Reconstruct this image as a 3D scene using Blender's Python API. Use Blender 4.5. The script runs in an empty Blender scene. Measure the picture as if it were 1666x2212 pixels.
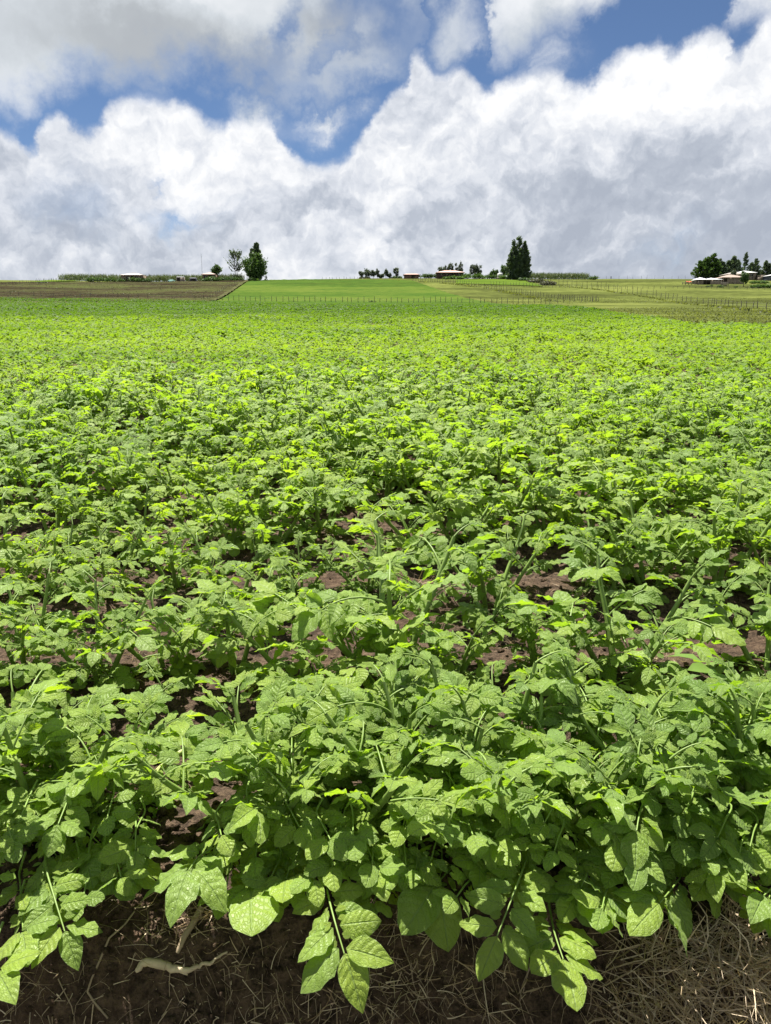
import bpy, math, random
import numpy as np
from mathutils import Matrix, Vector

R = math.radians
random.seed(7)
RNG = np.random.default_rng(7)
scene = bpy.context.scene

# ------------------------------------------------------------------ camera
CAM_Z = 1.05
PITCH = 13.0
FOCAL = 1106.0 / math.tan(R(33.5))          # in units of the 1666 x 2212 picture
cam_data = bpy.data.cameras.new('camera')
cam = bpy.data.objects.new('camera', cam_data)
scene.collection.objects.link(cam)
cam.location = (0, 0, CAM_Z)
cam.rotation_euler = (R(90 - PITCH), 0, 0)
cam_data.sensor_fit = 'VERTICAL'
cam_data.angle = R(67)
cam_data.clip_start = 0.05
cam_data.clip_end = 8000
scene.camera = cam

# ------------------------------------------------------------------ light
SUN_EL, SUN_AZ = 67.0, -26.0                # azimuth from +Y towards +X
sun_dir = Vector((math.sin(R(SUN_AZ)) * math.cos(R(SUN_EL)), math.cos(R(SUN_AZ)) * math.cos(R(SUN_EL)), math.sin(R(SUN_EL))))
sd = bpy.data.lights.new('sun', 'SUN')
sd.energy = 5.0
sd.angle = R(0.53)
sd.color = (1.0, 0.955, 0.87)
sun = bpy.data.objects.new('sun', sd)
sun.rotation_euler = sun_dir.to_track_quat('Z', 'Y').to_euler()
sun.location = (0, 0, 60)
scene.collection.objects.link(sun)

scene.view_settings.view_transform = 'Standard'
scene.view_settings.look = 'None'
scene.view_settings.exposure = 1.5
scene.view_settings.gamma = 1.0
scene.view_settings.use_curve_mapping = False
cy = scene.cycles
cy.max_bounces = 5
cy.diffuse_bounces = 3
cy.glossy_bounces = 2
cy.transmission_bounces = 3
cy.transparent_max_bounces = 4
cy.use_denoising = True
cy.caustics_reflective = False
cy.caustics_refractive = False
scene.render.film_transparent = False


# ------------------------------------------------------------------ node helper
class NT:
    def __init__(self, tree):
        self.t = tree
        self.n = tree.nodes
        self.l = tree.links

    def put(self, sock, v):
        if isinstance(v, bpy.types.NodeSocket):
            self.l.new(v, sock)
        elif v is not None:
            sock.default_value = v

    def m(self, op, a, b=None, c=None, clamp=False):
        nd = self.n.new('ShaderNodeMath')
        nd.operation = op
        nd.use_clamp = clamp
        self.put(nd.inputs[0], a)
        if b is not None:
            self.put(nd.inputs[1], b)
        if c is not None:
            self.put(nd.inputs[2], c)
        return nd.outputs[0]

    def vm(self, op, a, b=None, scale=None):
        nd = self.n.new('ShaderNodeVectorMath')
        nd.operation = op
        self.put(nd.inputs[0], a)
        if b is not None:
            self.put(nd.inputs[1], b)
        if scale is not None:
            self.put(nd.inputs[3], scale)
        return nd.outputs[0]

    def noise(self, vec, scale, detail=4.0, rough=0.5, dist=0.0, out=0):
        nd = self.n.new('ShaderNodeTexNoise')
        nd.noise_dimensions = '3D'
        self.put(nd.inputs['Vector'], vec)
        nd.inputs['Scale'].default_value = scale
        nd.inputs['Detail'].default_value = detail
        nd.inputs['Roughness'].default_value = rough
        nd.inputs['Distortion'].default_value = dist
        return nd.outputs[out]

    def smooth(self, v, lo, hi, a=0.0, b=1.0):
        nd = self.n.new('ShaderNodeMapRange')
        nd.interpolation_type = 'SMOOTHSTEP'
        self.put(nd.inputs[0], v)
        nd.inputs[1].default_value = lo
        nd.inputs[2].default_value = hi
        nd.inputs[3].default_value = a
        nd.inputs[4].default_value = b
        return nd.outputs[0]

    def mix(self, f, a, b, mode='MIX'):
        nd = self.n.new('ShaderNodeMix')
        nd.data_type = 'RGBA'
        nd.blend_type = mode
        self.put(nd.inputs[0], f)
        for s, v in ((nd.inputs[6], a), (nd.inputs[7], b)):
            if isinstance(v, tuple) and len(v) == 3:
                v = (*v, 1)
            self.put(s, v)
        return nd.outputs[2]

    def ramp(self, f, stops):
        nd = self.n.new('ShaderNodeValToRGB')
        self.put(nd.inputs[0], f)
        e = nd.color_ramp.elements
        while len(e) > 1:
            e.remove(e[-1])
        for i, (p, c) in enumerate(stops):
            x = e[0] if i == 0 else e.new(p)
            x.position = p
            x.color = (*c, 1)
        return nd.outputs[0]

    def curve(self, f, pts):
        nd = self.n.new('ShaderNodeFloatCurve')
        self.put(nd.inputs[1], f)
        c = nd.mapping.curves[0]
        pts = sorted(pts)
        for i, (x, y) in enumerate(pts):
            if i == 0:
                p = c.points[0]
                p.location = (x, y)
            elif i == 1:
                p = c.points[1]
                p.location = (x, y)
            else:
                p = c.points.new(x, y)
            p.handle_type = 'AUTO'
        nd.mapping.use_clip = False
        nd.mapping.update()
        return nd.outputs[0]


def ray(px, py):
    x = (px - 833.0) / FOCAL
    u = (1106.0 - py) / FOCAL
    c, s = math.cos(R(PITCH)), math.sin(R(PITCH))
    return Vector((x, c + u * s, -s + u * c))


def azel(px, py):
    d = ray(px, py).normalized()
    return math.atan2(d.x, d.y), math.asin(d.z)


# ------------------------------------------------------------------ world: sky and clouds
world = bpy.data.worlds.new('World')
scene.world = world
world.use_nodes = True
world.cycles.sampling_method = 'NONE'
W = NT(world.node_tree)
W.n.clear()
w_out = W.n.new('ShaderNodeOutputWorld')
w_bg = W.n.new('ShaderNodeBackground')
SKY_STRENGTH = 0.057
w_bg.inputs[1].default_value = SKY_STRENGTH
W.l.new(w_bg.outputs[0], w_out.inputs[0])
sky = W.n.new('ShaderNodeTexSky')
sky.sky_type = 'NISHITA'
sky.sun_disc = False
sky.sun_elevation = R(SUN_EL)
sky.sun_rotation = R(SUN_AZ)
sky.altitude = 2600
sky.air_density = 1.0
sky.dust_density = 0.4
sky.ozone_density = 2.0
tc = W.n.new('ShaderNodeTexCoord')
D = tc.outputs['Generated']
# domain warp
nA = W.noise(D, 7.0, 6.0, 0.6, out=1)
warp = W.vm('SUBTRACT', nA, (0.5, 0.5, 0.5))
nB = W.noise(D, 34.0, 6.0, 0.62, out=1)
warpB = W.vm('SUBTRACT', nB, (0.5, 0.5, 0.5))


def az_el(vec):
    sp = W.n.new('ShaderNodeSeparateXYZ')
    W.put(sp.inputs[0], vec)
    az = W.m('ARCTAN2', sp.outputs[0], sp.outputs[1])
    el = W.m('ARCSINE', sp.outputs[2])
    return az, el


Dw = W.vm('NORMALIZE', W.vm('ADD', D, W.vm('ADD', W.vm('SCALE', warp, scale=0.062), W.vm('SCALE', warpB, scale=0.025))))
Dw2 = W.vm('NORMALIZE', W.vm('ADD', D, W.vm('ADD', W.vm('SCALE', warp, scale=0.16), W.vm('SCALE', warpB, scale=0.05))))
az1, el1 = az_el(Dw)
az2, el2 = az_el(Dw2)
AZR = R(40.0)
EL0, EL1 = R(-5.0), R(45.0)


def profile(pts):
    out = []
    for px, py in pts:
        a, e = azel(px, py)
        out.append(((a + AZR) / (2 * AZR), (e - EL0) / (EL1 - EL0)))
    return out


TOP = [(-220, 330), (-90, 250), (0, 268), (45, 282), (70, 318), (92, 262), (130, 248), (172, 288), (210, 262), (255, 218), (330, 214),
       (400, 240), (470, 268), (520, 246), (585, 250), (612, 304), (645, 345), (690, 352), (740, 345), (785, 306), (812, 245), (838, 195),
       (864, 150), (876, 98), (892, 92), (908, 112), (926, 140), (985, 140), (1030, 165), (1060, 194), (1090, 170), (1150, 162),
       (1215, 166), (1242, 192), (1272, 186), (1320, 130), (1375, 102), (1430, 95), (1468, 112), (1492, 86), (1580, 68), (1594, 108),
       (1640, 55), (1675, 10), (1780, -60), (1900, 40)]
BOT = [(-220, 190), (-90, 215), (0, 200), (60, 222), (130, 196), (200, 188), (300, 192), (380, 208), (450, 190), (560, 182), (640, 196),
       (700, 208), (760, 192), (805, 140), (850, 92), (882, 50), (905, -60), (1040, -60), (1066, 90), (1110, 118), (1200, 92), (1262, 58),
       (1300, 5), (1345, -45), (1560, -45), (1590, 40), (1666, 28), (1780, -20), (1900, 60)]


def to_u(az):
    return W.m('DIVIDE', W.m('ADD', az, AZR), 2 * AZR)


def to_el(v):
    return W.m('MULTIPLY_ADD', v, EL1 - EL0, EL0)


inside = W.smooth(W.m('ABSOLUTE', az1), R(31), R(38), 1.0, 0.0)
far_n = W.noise(D, 2.3, 3.0, 0.5)
far_top = W.m('MULTIPLY_ADD', far_n, R(46), R(-1))
top_el = W.m('ADD', W.m('MULTIPLY', to_el(W.curve(to_u(az1), profile(TOP))), inside),
             W.m('MULTIPLY', far_top, W.m('SUBTRACT', 1.0, inside)))
h_below = W.m('SUBTRACT', top_el, el1)               # angle below the cloud top
cum = W.smooth(h_below, -0.006, 0.014)
bot_c = to_el(W.curve(to_u(az2), profile(BOT)))
above = W.m('SUBTRACT', el2, bot_c)
up_in = W.smooth(above, -0.02, 0.045)
up_far = W.smooth(W.noise(D, 3.1, 6.0, 0.58), 0.47, 0.62)
up_far = W.m('MULTIPLY', up_far, W.smooth(el1, R(14), R(26)))
front = W.m('MULTIPLY', inside, W.smooth(el1, R(24), R(33), 1.0, 0.0))
upper = W.m('ADD', W.m('MULTIPLY', up_in, front), W.m('MULTIPLY', up_far, W.m('SUBTRACT', 1.0, front)))


def blob(az, el, px, py, rx, ry, rot=0.0):
    a0, e0 = azel(px, py)
    sx, sy = rx / FOCAL, ry / FOCAL
    dx = W.m('SUBTRACT', az, a0)
    dy = W.m('SUBTRACT', el, e0)
    c, s = math.cos(R(rot)), math.sin(R(rot))
    u = W.m('DIVIDE', W.m('ADD', W.m('MULTIPLY', dx, c), W.m('MULTIPLY', dy, s)), sx)
    v = W.m('DIVIDE', W.m('ADD', W.m('MULTIPLY', dx, -s), W.m('MULTIPLY', dy, c)), sy)
    r2 = W.m('ADD', W.m('MULTIPLY', u, u), W.m('MULTIPLY', v, v))
    return W.m('EXPONENT', W.m('MULTIPLY', r2, -1.0))


def add_all(items):
    s = items[0]
    for i in items[1:]:
        s = W.m('ADD', s, i)
    return s


wisp = W.noise(W.vm('MULTIPLY', Dw2, (1, 1, 1.6)), 11.0, 7.0, 0.62)
holes = add_all([blob(az2, el2, 800, 15, 85, 55), blob(az2, el2, 590, 60, 28, 60, -20), blob(az2, el2, 690, 120, 60, 22, 20),
                 W.m('MULTIPLY', blob(az2, el2, 980, 120, 120, 90), 0.6)])
upper = W.m('MULTIPLY', upper, W.m('SUBTRACT', 1.0, W.m('MULTIPLY', holes, 0.85), clamp=True), clamp=True)
small = add_all([blob(az2, el2, 715, 262, 55, 26), W.m('MULTIPLY', blob(az2, el2, 965, 35, 55, 36, 30), 0.75),
                 W.m('MULTIPLY', blob(az2, el2, 560, 232, 34, 34, 30), 0.8), W.m('MULTIPLY', blob(az2, el2, 680, 55, 80, 60), 0.75),
                 W.m('MULTIPLY', blob(az2, el2, 1205, 145, 36, 40, 60), 0.6), W.m('MULTIPLY', blob(az2, el2, 1010, 70, 40, 20, 30), 0.45)])
small = W.m('MULTIPLY', small, W.smooth(wisp, 0.30, 0.62))
upper = W.m('MAXIMUM', upper, small)
gap = W.m('MULTIPLY', add_all([blob(az2, el2, 425, 462, 62, 24), W.m('MULTIPLY', blob(az2, el2, 150, 455, 70, 45), 0.35), W.m('MULTIPLY', blob(az2, el2, 1470, 520, 60, 20, 30), 0.4), W.m('MULTIPLY', blob(az2, el2, 352, 382, 16, 8), 0.8)]), W.smooth(wisp, 0.72, 0.40))
cum = W.m('MULTIPLY', cum, W.m('SUBTRACT', 1.0, W.m('MULTIPLY', gap, 0.85), clamp=True))

# shading of the clouds: billows lit from the sun's side, greyer where thick
SUNV = tuple(sun_dir)


def billow(scale, detail, step, dist=0.0):
    n0 = W.noise(Dw, scale, detail, 0.55, dist)
    n1 = W.noise(W.vm('ADD', Dw, tuple(v * step for v in SUNV)), scale, detail, 0.55, dist)
    return W.m('SUBTRACT', n0, n1)


e1 = billow(6.5, 4.0, 0.05)
e2 = billow(20.0, 5.0, 0.014)
e4 = billow(48.0, 4.0, 0.006)
lowf = W.noise(W.vm('MULTIPLY', Dw2, (1, 1, 1.5)), 3.4, 4.0, 0.5)
thick = W.smooth(h_below, 0.0, 0.20)
grey_c = add_all([
    W.m('MULTIPLY', W.smooth(lowf, 0.40, 0.66), W.m('MULTIPLY_ADD', thick, 0.36, 0.06)),
    W.m('MULTIPLY', blob(az2, el2, 1400, 400, 260, 70, 24), 0.42),
    W.m('MULTIPLY', blob(az2, el2, 1120, 460, 190, 45, 18), 0.22),
    W.m('MULTIPLY', blob(az2, el2, 670, 462, 80, 24), 0.46),
    W.m('MULTIPLY', blob(az2, el2, 130, 480, 105, 70), 0.46),
    W.m('MULTIPLY', blob(az2, el2, 15, 330, 45, 60), 0.40),
    W.m('MULTIPLY', blob(az2, el2, 960, 320, 60, 70), 0.22),
    W.m('MULTIPLY', W.smooth(el1, R(3), R(15), 1.0, 0.0), 0.26),
])
e3 = billow(3.6, 5.0, 0.09, 0.3)
streak = W.noise(W.vm('MULTIPLY', Dw, (1.0, 1.0, 2.2)), 9.0, 6.0, 0.6, 0.4)
val_c = W.m('SUBTRACT', 0.87, W.m('MULTIPLY', grey_c, 0.70))
val_c = W.m('ADD', val_c, W.m('MULTIPLY', W.m('SUBTRACT', streak, 0.5), W.m('MULTIPLY_ADD', thick, 0.55, 0.06)))
val_c = W.m('ADD', val_c, W.m('ADD', W.m('MULTIPLY', e3, 0.6), W.m('MULTIPLY', e4, 0.5)))
val_c = W.m('ADD', val_c, W.m('ADD', W.m('MULTIPLY', e1, 0.95), W.m('MULTIPLY', e2, 0.85)))
val_c = W.m('MINIMUM', W.m('MAXIMUM', val_c, 0.25), 1.0)
col_c = W.ramp(val_c, [(0.0, (0.30, 0.34, 0.42)), (0.45, (0.46, 0.50, 0.575)), (0.7, (0.66, 0.69, 0.75)), (0.86, (0.81, 0.825, 0.855)), (1.0, (0.92, 0.925, 0.935))])
grey_u = add_all([
    W.m('MULTIPLY', blob(az2, el2, 260, 90, 250, 75, -8), 0.75),
    W.m('MULTIPLY', blob(az2, el2, 700, 45, 90, 50), 0.55),
    W.m('MULTIPLY', blob(az2, el2, 520, 130, 140, 60), 0.30),
    W.m('MULTIPLY', blob(az2, el2, 1180, 30, 110, 45), 0.22),
    W.m('MULTIPLY', W.smooth(lowf, 0.45, 0.7), 0.25),
])
val_u = W.m('ADD', W.m('SUBTRACT', 0.90, W.m('MULTIPLY', grey_u, 0.62)), W.m('MULTIPLY', e1, 0.45))
val_u = W.m('MINIMUM', W.m('MAXIMUM', val_u, 0.36), 1.0)
col_u = W.ramp(val_u, [(0.0, (0.32, 0.34, 0.38)), (0.45, (0.44, 0.47, 0.50)), (0.7, (0.60, 0.64, 0.68)), (0.95, (0.90, 0.91, 0.93))])
CLOUD = 0.398 / SKY_STRENGTH
sky_col = W.vm('MULTIPLY', sky.outputs[0], (0.49, 0.53, 0.58))
c1 = W.mix(upper, sky_col, W.vm('SCALE', col_u, scale=CLOUD))
c2 = W.mix(cum, c1, W.vm('SCALE', col_c, scale=CLOUD))
W.l.new(c2, w_bg.inputs[0])


# ------------------------------------------------------------------ numeric helpers
def vnoise(x, y, seed=0):
    x = np.asarray(x, float)
    y = np.asarray(y, float)
    xi, yi = np.floor(x).astype(np.int64), np.floor(y).astype(np.int64)
    fx, fy = x - xi, y - yi
    fx = fx * fx * (3 - 2 * fx)
    fy = fy * fy * (3 - 2 * fy)

    def h(a, b):
        v = (a * 374761393 + b * 668265263 + seed * 982451653) & 0xFFFFFFFF
        v = ((v ^ (v >> 13)) * 1274126177) & 0xFFFFFFFF
        return ((v ^ (v >> 16)) & 0xFFFF) / 65535.0
    return (h(xi, yi) * (1 - fx) + h(xi + 1, yi) * fx) * (1 - fy) + (h(xi, yi + 1) * (1 - fx) + h(xi + 1, yi + 1) * fx) * fy


def fbm(x, y, oct=4, seed=0, gain=0.5):
    s, a, t = 0.0, 1.0, 0.0
    for i in range(oct):
        s = s + a * (vnoise(x * 2 ** i + 17.3 * i, y * 2 ** i - 9.1 * i, seed + i) - 0.5)
        t += a
        a *= gain
    return s / t * 2


def sstep(a, b, v):
    t = np.clip((np.asarray(v, float) - a) / (b - a), 0, 1)
    return t * t * (3 - 2 * t)


PY = np.array([-5000, 0, 1.25, 20, 60, 100, 140, 170, 200, 240, 270, 300, 330, 360, 420, 600, 900, 6000.])
PZ = np.array([0, 0, 0, .75, 2.4, 4.1, 5.85, 8.1, 10.9, 15.0, 18.0, 20.6, 22.0, 22.0, 19, 8, 2, -40.])
_yy = np.concatenate([np.arange(-20, 460, 0.5), np.arange(460, 6000, 20)])
_zz = np.interp(_yy, PY, PZ)
_k = np.hanning(61)
_k /= _k.sum()
_n = len(np.arange(-20, 460, 0.5))
_sm = np.convolve(np.pad(_zz[:_n], 30, mode='edge'), _k, mode='valid')
_w = sstep(20, 60, _yy[:_n]) * (1 - sstep(430, 450, _yy[:_n]))
_zz[:_n] = _zz[:_n] * (1 - _w) + _sm * _w


def H(x, y):
    """broad height of the land above the camera's field edge"""
    x = np.asarray(x, float)
    y = np.asarray(y, float)
    z = np.interp(y, _yy, _zz)
    far = sstep(150, 280, y)
    z = z + far * (0.5 * np.sin(x / 47.0 + 0.6) + 0.5 * np.sin(x / 21.0 + 2.0) * 0.4)
    z = z + sstep(10, 40, y) * 0.10 * fbm(x / 9.0, y / 9.0, 2, 5)
    return z


def Hs(x, y):
    return float(H(np.array([x]), np.array([y]))[0])


def at(px, py, off=0.0, dmax=340.0):
    d = ray(px, py)
    t = np.concatenate([np.arange(0.8, 30, 0.02), np.arange(30, dmax, 0.25)])
    x, y, z = d.x * t, d.y * t, CAM_Z + d.z * t
    g = H(x, y) + off
    k = np.nonzero(z <= g)[0]
    i = k[0] if len(k) else int(np.argmin(np.where(y > 30, z - g, 1e9)))
    return Vector((float(x[i]), float(y[i]), float(g[i]) - off))


def pt(px, py, yd):
    d = ray(px, py)
    s = yd / d.y
    return Vector((d.x * s, yd, CAM_Z + d.z * s))


def xat(px, y, z=None):
    z = Hs(0, y) if z is None else z
    return (px - 833.0) / FOCAL * (y * math.cos(R(PITCH)) - (z - CAM_Z) * math.sin(R(PITCH)))


# ------------------------------------------------------------------ mesh helpers
COL = scene.collection.objects


def mesh_np(name, V, F, mat=None, uv=None, tint=None, smooth=True):
    V = np.asarray(V, np.float32)
    F = np.asarray(F, np.int32)
    me = bpy.data.meshes.new(name)
    me.vertices.add(len(V))
    me.vertices.foreach_set('co', V.ravel())
    k = F.shape[1]
    me.loops.add(F.size)
    me.loops.foreach_set('vertex_index', F.ravel())
    me.polygons.add(len(F))
    me.polygons.foreach_set('loop_start', np.arange(0, F.size, k, dtype=np.int32))
    if smooth:
        me.polygons.foreach_set('use_smooth', np.ones(len(F), bool))
    if uv is not None:
        ul = me.uv_layers.new(name='UVMap')
        ul.uv.foreach_set('vector', np.asarray(uv, np.float32)[F.ravel()].ravel())
    if tint is not None:
        at_ = me.attributes.new('tint', 'FLOAT', 'POINT')
        at_.data.foreach_set('value', np.asarray(tint, np.float32))
    me.update(calc_edges=True)
    if mat:
        me.materials.append(mat)
    return me


def mesh_py(name, V, F, mat=None, smooth=False):
    me = bpy.data.meshes.new(name)
    me.from_pydata([tuple(v) for v in V], [], [tuple(f) for f in F])
    if smooth:
        me.polygons.foreach_set('use_smooth', np.ones(len(me.polygons), bool))
    me.update()
    if mat:
        me.materials.append(mat)
    return me


def link(name, me, parent=None, mtx=None):
    o = bpy.data.objects.new(name, me)
    COL.link(o)
    if parent is not None:
        o.parent = parent
    if mtx is not None:
        o.matrix_basis = mtx
    return o


def tag(o, label, cat, group=None):
    o['label'] = label
    o['category'] = cat
    if group:
        o['group'] = group
    return o


def thing(name, label, cat, loc=(0, 0, 0), rz=0.0, group=None):
    o = bpy.data.objects.new(name, None)
    COL.link(o)
    o.empty_display_size = 0.1
    o.location = loc
    o.rotation_euler = (0, 0, rz)
    return tag(o, label, cat, group)


def kind(o, k, label=None, cat=None):
    o['kind'] = k
    if label:
        o['label'] = label
    if cat:
        o['category'] = cat
    return o


def tube(pts, rad, sides=6, cap=True):
    """verts, quads of a tapered tube through pts"""
    P = np.array([tuple(p) for p in pts], float)
    n = len(P)
    rad = np.broadcast_to(np.asarray(rad, float), (n,))
    T = np.gradient(P, axis=0)
    T /= np.linalg.norm(T, axis=1)[:, None] + 1e-12
    up = np.array([0.0, 0, 1]) if abs(T[0][2]) < 0.9 else np.array([1.0, 0, 0])
    V = []
    for i in range(n):
        a = np.cross(up, T[i])
        na = np.linalg.norm(a)
        a = a / na if na > 1e-6 else np.array([1.0, 0, 0])
        b = np.cross(T[i], a)
        up = b
        for j in range(sides):
            t = 2 * math.pi * j / sides
            V.append(P[i] + rad[i] * (a * math.cos(t) + b * math.sin(t)))
    F = []
    for i in range(n - 1):
        for j in range(sides):
            k = (j + 1) % sides
            F.append((i * sides + j, i * sides + k, (i + 1) * sides + k, (i + 1) * sides + j))
    return np.array(V), np.array(F)


class MB:
    """collects pieces of quads for one mesh"""
    def __init__(self):
        self.V, self.F, self.n, self.UV = [], [], 0, []

    def add(self, V, F, uv=None):
        V = np.asarray(V, float)
        self.V.append(V)
        self.F.append(np.asarray(F, int) + self.n)
        self.UV.append(np.zeros((len(V), 2)) if uv is None else uv)
        self.n += len(V)
        return self

    def box(self, x0, x1, y0, y1, z0, z1):
        V = [(x, y, z) for z in (z0, z1) for y in (y0, y1) for x in (x0, x1)]
        F = [(0, 2, 3, 1), (4, 5, 7, 6), (0, 1, 5, 4), (2, 6, 7, 3), (0, 4, 6, 2), (1, 3, 7, 5)]
        return self.add(V, F)

    def tube(self, pts, rad, sides=6):
        return self.add(*tube(pts, rad, sides))

    def mesh(self, name, mat, smooth=False):
        return mesh_np(name, np.concatenate(self.V), np.concatenate(self.F), mat, uv=np.concatenate(self.UV), smooth=smooth)


# ------------------------------------------------------------------ materials
def new_mat(name):
    m = bpy.data.materials.new(name)
    m.use_nodes = True
    t = NT(m.node_tree)
    t.n.clear()
    t.out = t.n.new('ShaderNodeOutputMaterial')
    return m, t


def principled(t, col, rough=0.8, spec=0.3, normal=None):
    p = t.n.new('ShaderNodeBsdfPrincipled')
    if isinstance(col, tuple):
        col = (*col, 1) if len(col) == 3 else col
    t.put(p.inputs['Base Color'], col)
    t.put(p.inputs['Roughness'], rough)
    p.inputs['Specular IOR Level'].default_value = spec
    if normal is not None:
        t.l.new(normal, p.inputs['Normal'])
    return p


def bump(t, h, strength=0.5, dist=0.01):
    b = t.n.new('ShaderNodeBump')
    b.inputs['Strength'].default_value = strength
    b.inputs['Distance'].default_value = dist
    t.l.new(h, b.inputs['Height'])
    return b.outputs[0]


def plain_mat(name, col, rough=0.8, var=0.25, scale=6.0, spec=0.25, bumpd=0.0):
    m, t = new_mat(name)
    tcn = t.n.new('ShaderNodeTexCoord')
    n = t.noise(tcn.outputs['Object'], scale, 5, 0.6)
    oi = t.n.new('ShaderNodeObjectInfo')
    f = t.m('ADD', t.m('MULTIPLY', t.m('SUBTRACT', n, 0.5), 2 * var * 1.6), t.m('MULTIPLY', t.m('SUBTRACT', oi.outputs['Random'], 0.5), var))
    c = t.vm('SCALE', tuple(col), scale=t.m('ADD', 1.0, f))
    nm = bump(t, n, 0.6, bumpd) if bumpd else None
    p = principled(t, c, rough, spec, nm)
    t.l.new(p.outputs[0], t.out.inputs[0])
    return m


LEAF_A, LEAF_B, LEAF_C = (0.222, 0.335, 0.062), (0.262, 0.378, 0.056), (0.298, 0.408, 0.050)


def leaf_material(name, veins):
    m, t = new_mat(name)
    oi = t.n.new('ShaderNodeObjectInfo')
    at_ = t.n.new('ShaderNodeAttribute')
    at_.attribute_name = 'tint'
    rnd = t.m('FRACT', t.m('ADD', oi.outputs['Random'], at_.outputs['Fac']))
    geo = t.n.new('ShaderNodeNewGeometry')
    col = t.ramp(rnd, [(0.0, LEAF_A), (0.45, LEAF_B), (0.85, LEAF_C), (1.0, (0.290, 0.390, 0.058))])
    patch = t.noise(geo.outputs['Position'], 0.55, 3, 0.5)
    col = t.mix(t.smooth(patch, 0.35, 0.7, 0.0, 0.55), col, t.vm('MULTIPLY', col, (0.70, 0.80, 0.95)))
    sp0 = t.n.new('ShaderNodeSeparateXYZ')
    t.l.new(geo.outputs['Position'], sp0.inputs[0])
    streaks = t.noise(t.vm('MULTIPLY', geo.outputs['Position'], (0.16, 0.6, 0.6)), 0.9, 3, 0.55)
    col = t.mix(t.smooth(streaks, 0.50, 0.68, 0.0, 0.75), col, t.vm('MULTIPLY', col, (0.58, 0.68, 0.75)))
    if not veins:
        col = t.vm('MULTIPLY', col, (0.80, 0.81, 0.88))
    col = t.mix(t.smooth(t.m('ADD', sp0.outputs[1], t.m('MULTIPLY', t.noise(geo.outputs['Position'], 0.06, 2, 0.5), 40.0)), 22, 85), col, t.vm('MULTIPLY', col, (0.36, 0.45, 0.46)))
    normal = None
    trans_col = t.vm('MULTIPLY', col, (1.34, 1.44, 0.36) if veins else (1.40, 1.48, 0.38))
    if veins:
        uvn = t.n.new('ShaderNodeUVMap')
        sp = t.n.new('ShaderNodeSeparateXYZ')
        t.l.new(uvn.outputs[0], sp.inputs[0])
        a = t.m('ABSOLUTE', t.m('MULTIPLY_ADD', sp.outputs[0], 2.0, -1.0))
        q = t.m('MULTIPLY', t.m('SUBTRACT', sp.outputs[1], t.m('MULTIPLY', t.m('POWER', a, 1.4), 0.20)), 6.5)
        fr = t.m('ABSOLUTE', t.m('SUBTRACT', t.m('FRACT', q), 0.5))       # 0.5 at the side veins
        side_v = t.smooth(fr, 0.40, 0.5)
        mid = t.smooth(a, 0.0, 0.10, 1.0, 0.0)
        tcn = t.n.new('ShaderNodeTexCoord')
        fine = t.n.new('ShaderNodeTexVoronoi')
        fine.feature = 'DISTANCE_TO_EDGE'
        fine.inputs['Scale'].default_value = 13
        t.l.new(uvn.outputs[0], fine.inputs['Vector'])
        net = t.smooth(fine.outputs['Distance'], 0.0, 0.16)
        hgt = t.m('SUBTRACT', t.m('ADD', t.m('MULTIPLY', t.m('SUBTRACT', 1.0, t.m('MULTIPLY', fr, 2.0)), 0.9), t.m('MULTIPLY', net, 0.5)), t.m('MULTIPLY', mid, 1.4))
        normal = bump(t, hgt, 0.85, 0.0013)
        vein = t.m('MAXIMUM', t.m('MULTIPLY', side_v, 0.45), mid, clamp=True)
        col = t.mix(t.m('MULTIPLY', t.m('SUBTRACT', 1.0, net), 0.22), col, t.vm('SCALE', col, scale=0.62))  # crinkle shading painted in: leaf colour darkened in the crevices of the net
        col = t.mix(t.m('MULTIPLY', vein, 0.5), col, (0.26, 0.38, 0.12))
        edge = t.smooth(a, 0.88, 1.0)
        col = t.mix(t.m('MULTIPLY', edge, 0.35), col, (0.24, 0.34, 0.14))
        blem = t.noise(tcn.outputs['Object'], 3.0, 4, 0.7)
        col = t.mix(t.smooth(blem, 0.60, 0.76, 0.0, 0.55), col, (0.26, 0.28, 0.07))
        spot = t.noise(t.vm('ADD', tcn.outputs['Object'], t.vm('SCALE', (31.0, 17.0, 5.0), scale=oi.outputs['Random'])), 9.0, 2, 0.5)
        col = t.mix(t.smooth(spot, 0.74, 0.80, 0.0, 0.8), col, (0.09, 0.065, 0.025))
        trans_col = t.mix(t.m('MULTIPLY', vein, 0.55), trans_col, (0.10, 0.17, 0.02))
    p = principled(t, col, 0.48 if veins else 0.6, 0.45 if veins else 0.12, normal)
    p.inputs['Sheen Weight'].default_value = 0.10 if veins else 0.0
    p.inputs['Sheen Roughness'].default_value = 0.4
    tr = t.n.new('ShaderNodeBsdfTranslucent')
    t.put(tr.inputs[0], trans_col)
    if normal is not None:
        t.l.new(normal, tr.inputs['Normal'])
    mx = t.n.new('ShaderNodeMixShader')
    mx.inputs[0].default_value = 0.50 if veins else 0.44
    t.l.new(p.outputs[0], mx.inputs[1])
    t.l.new(tr.outputs[0], mx.inputs[2])
    t.l.new(mx.outputs[0], t.out.inputs[0])
    return m


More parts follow.
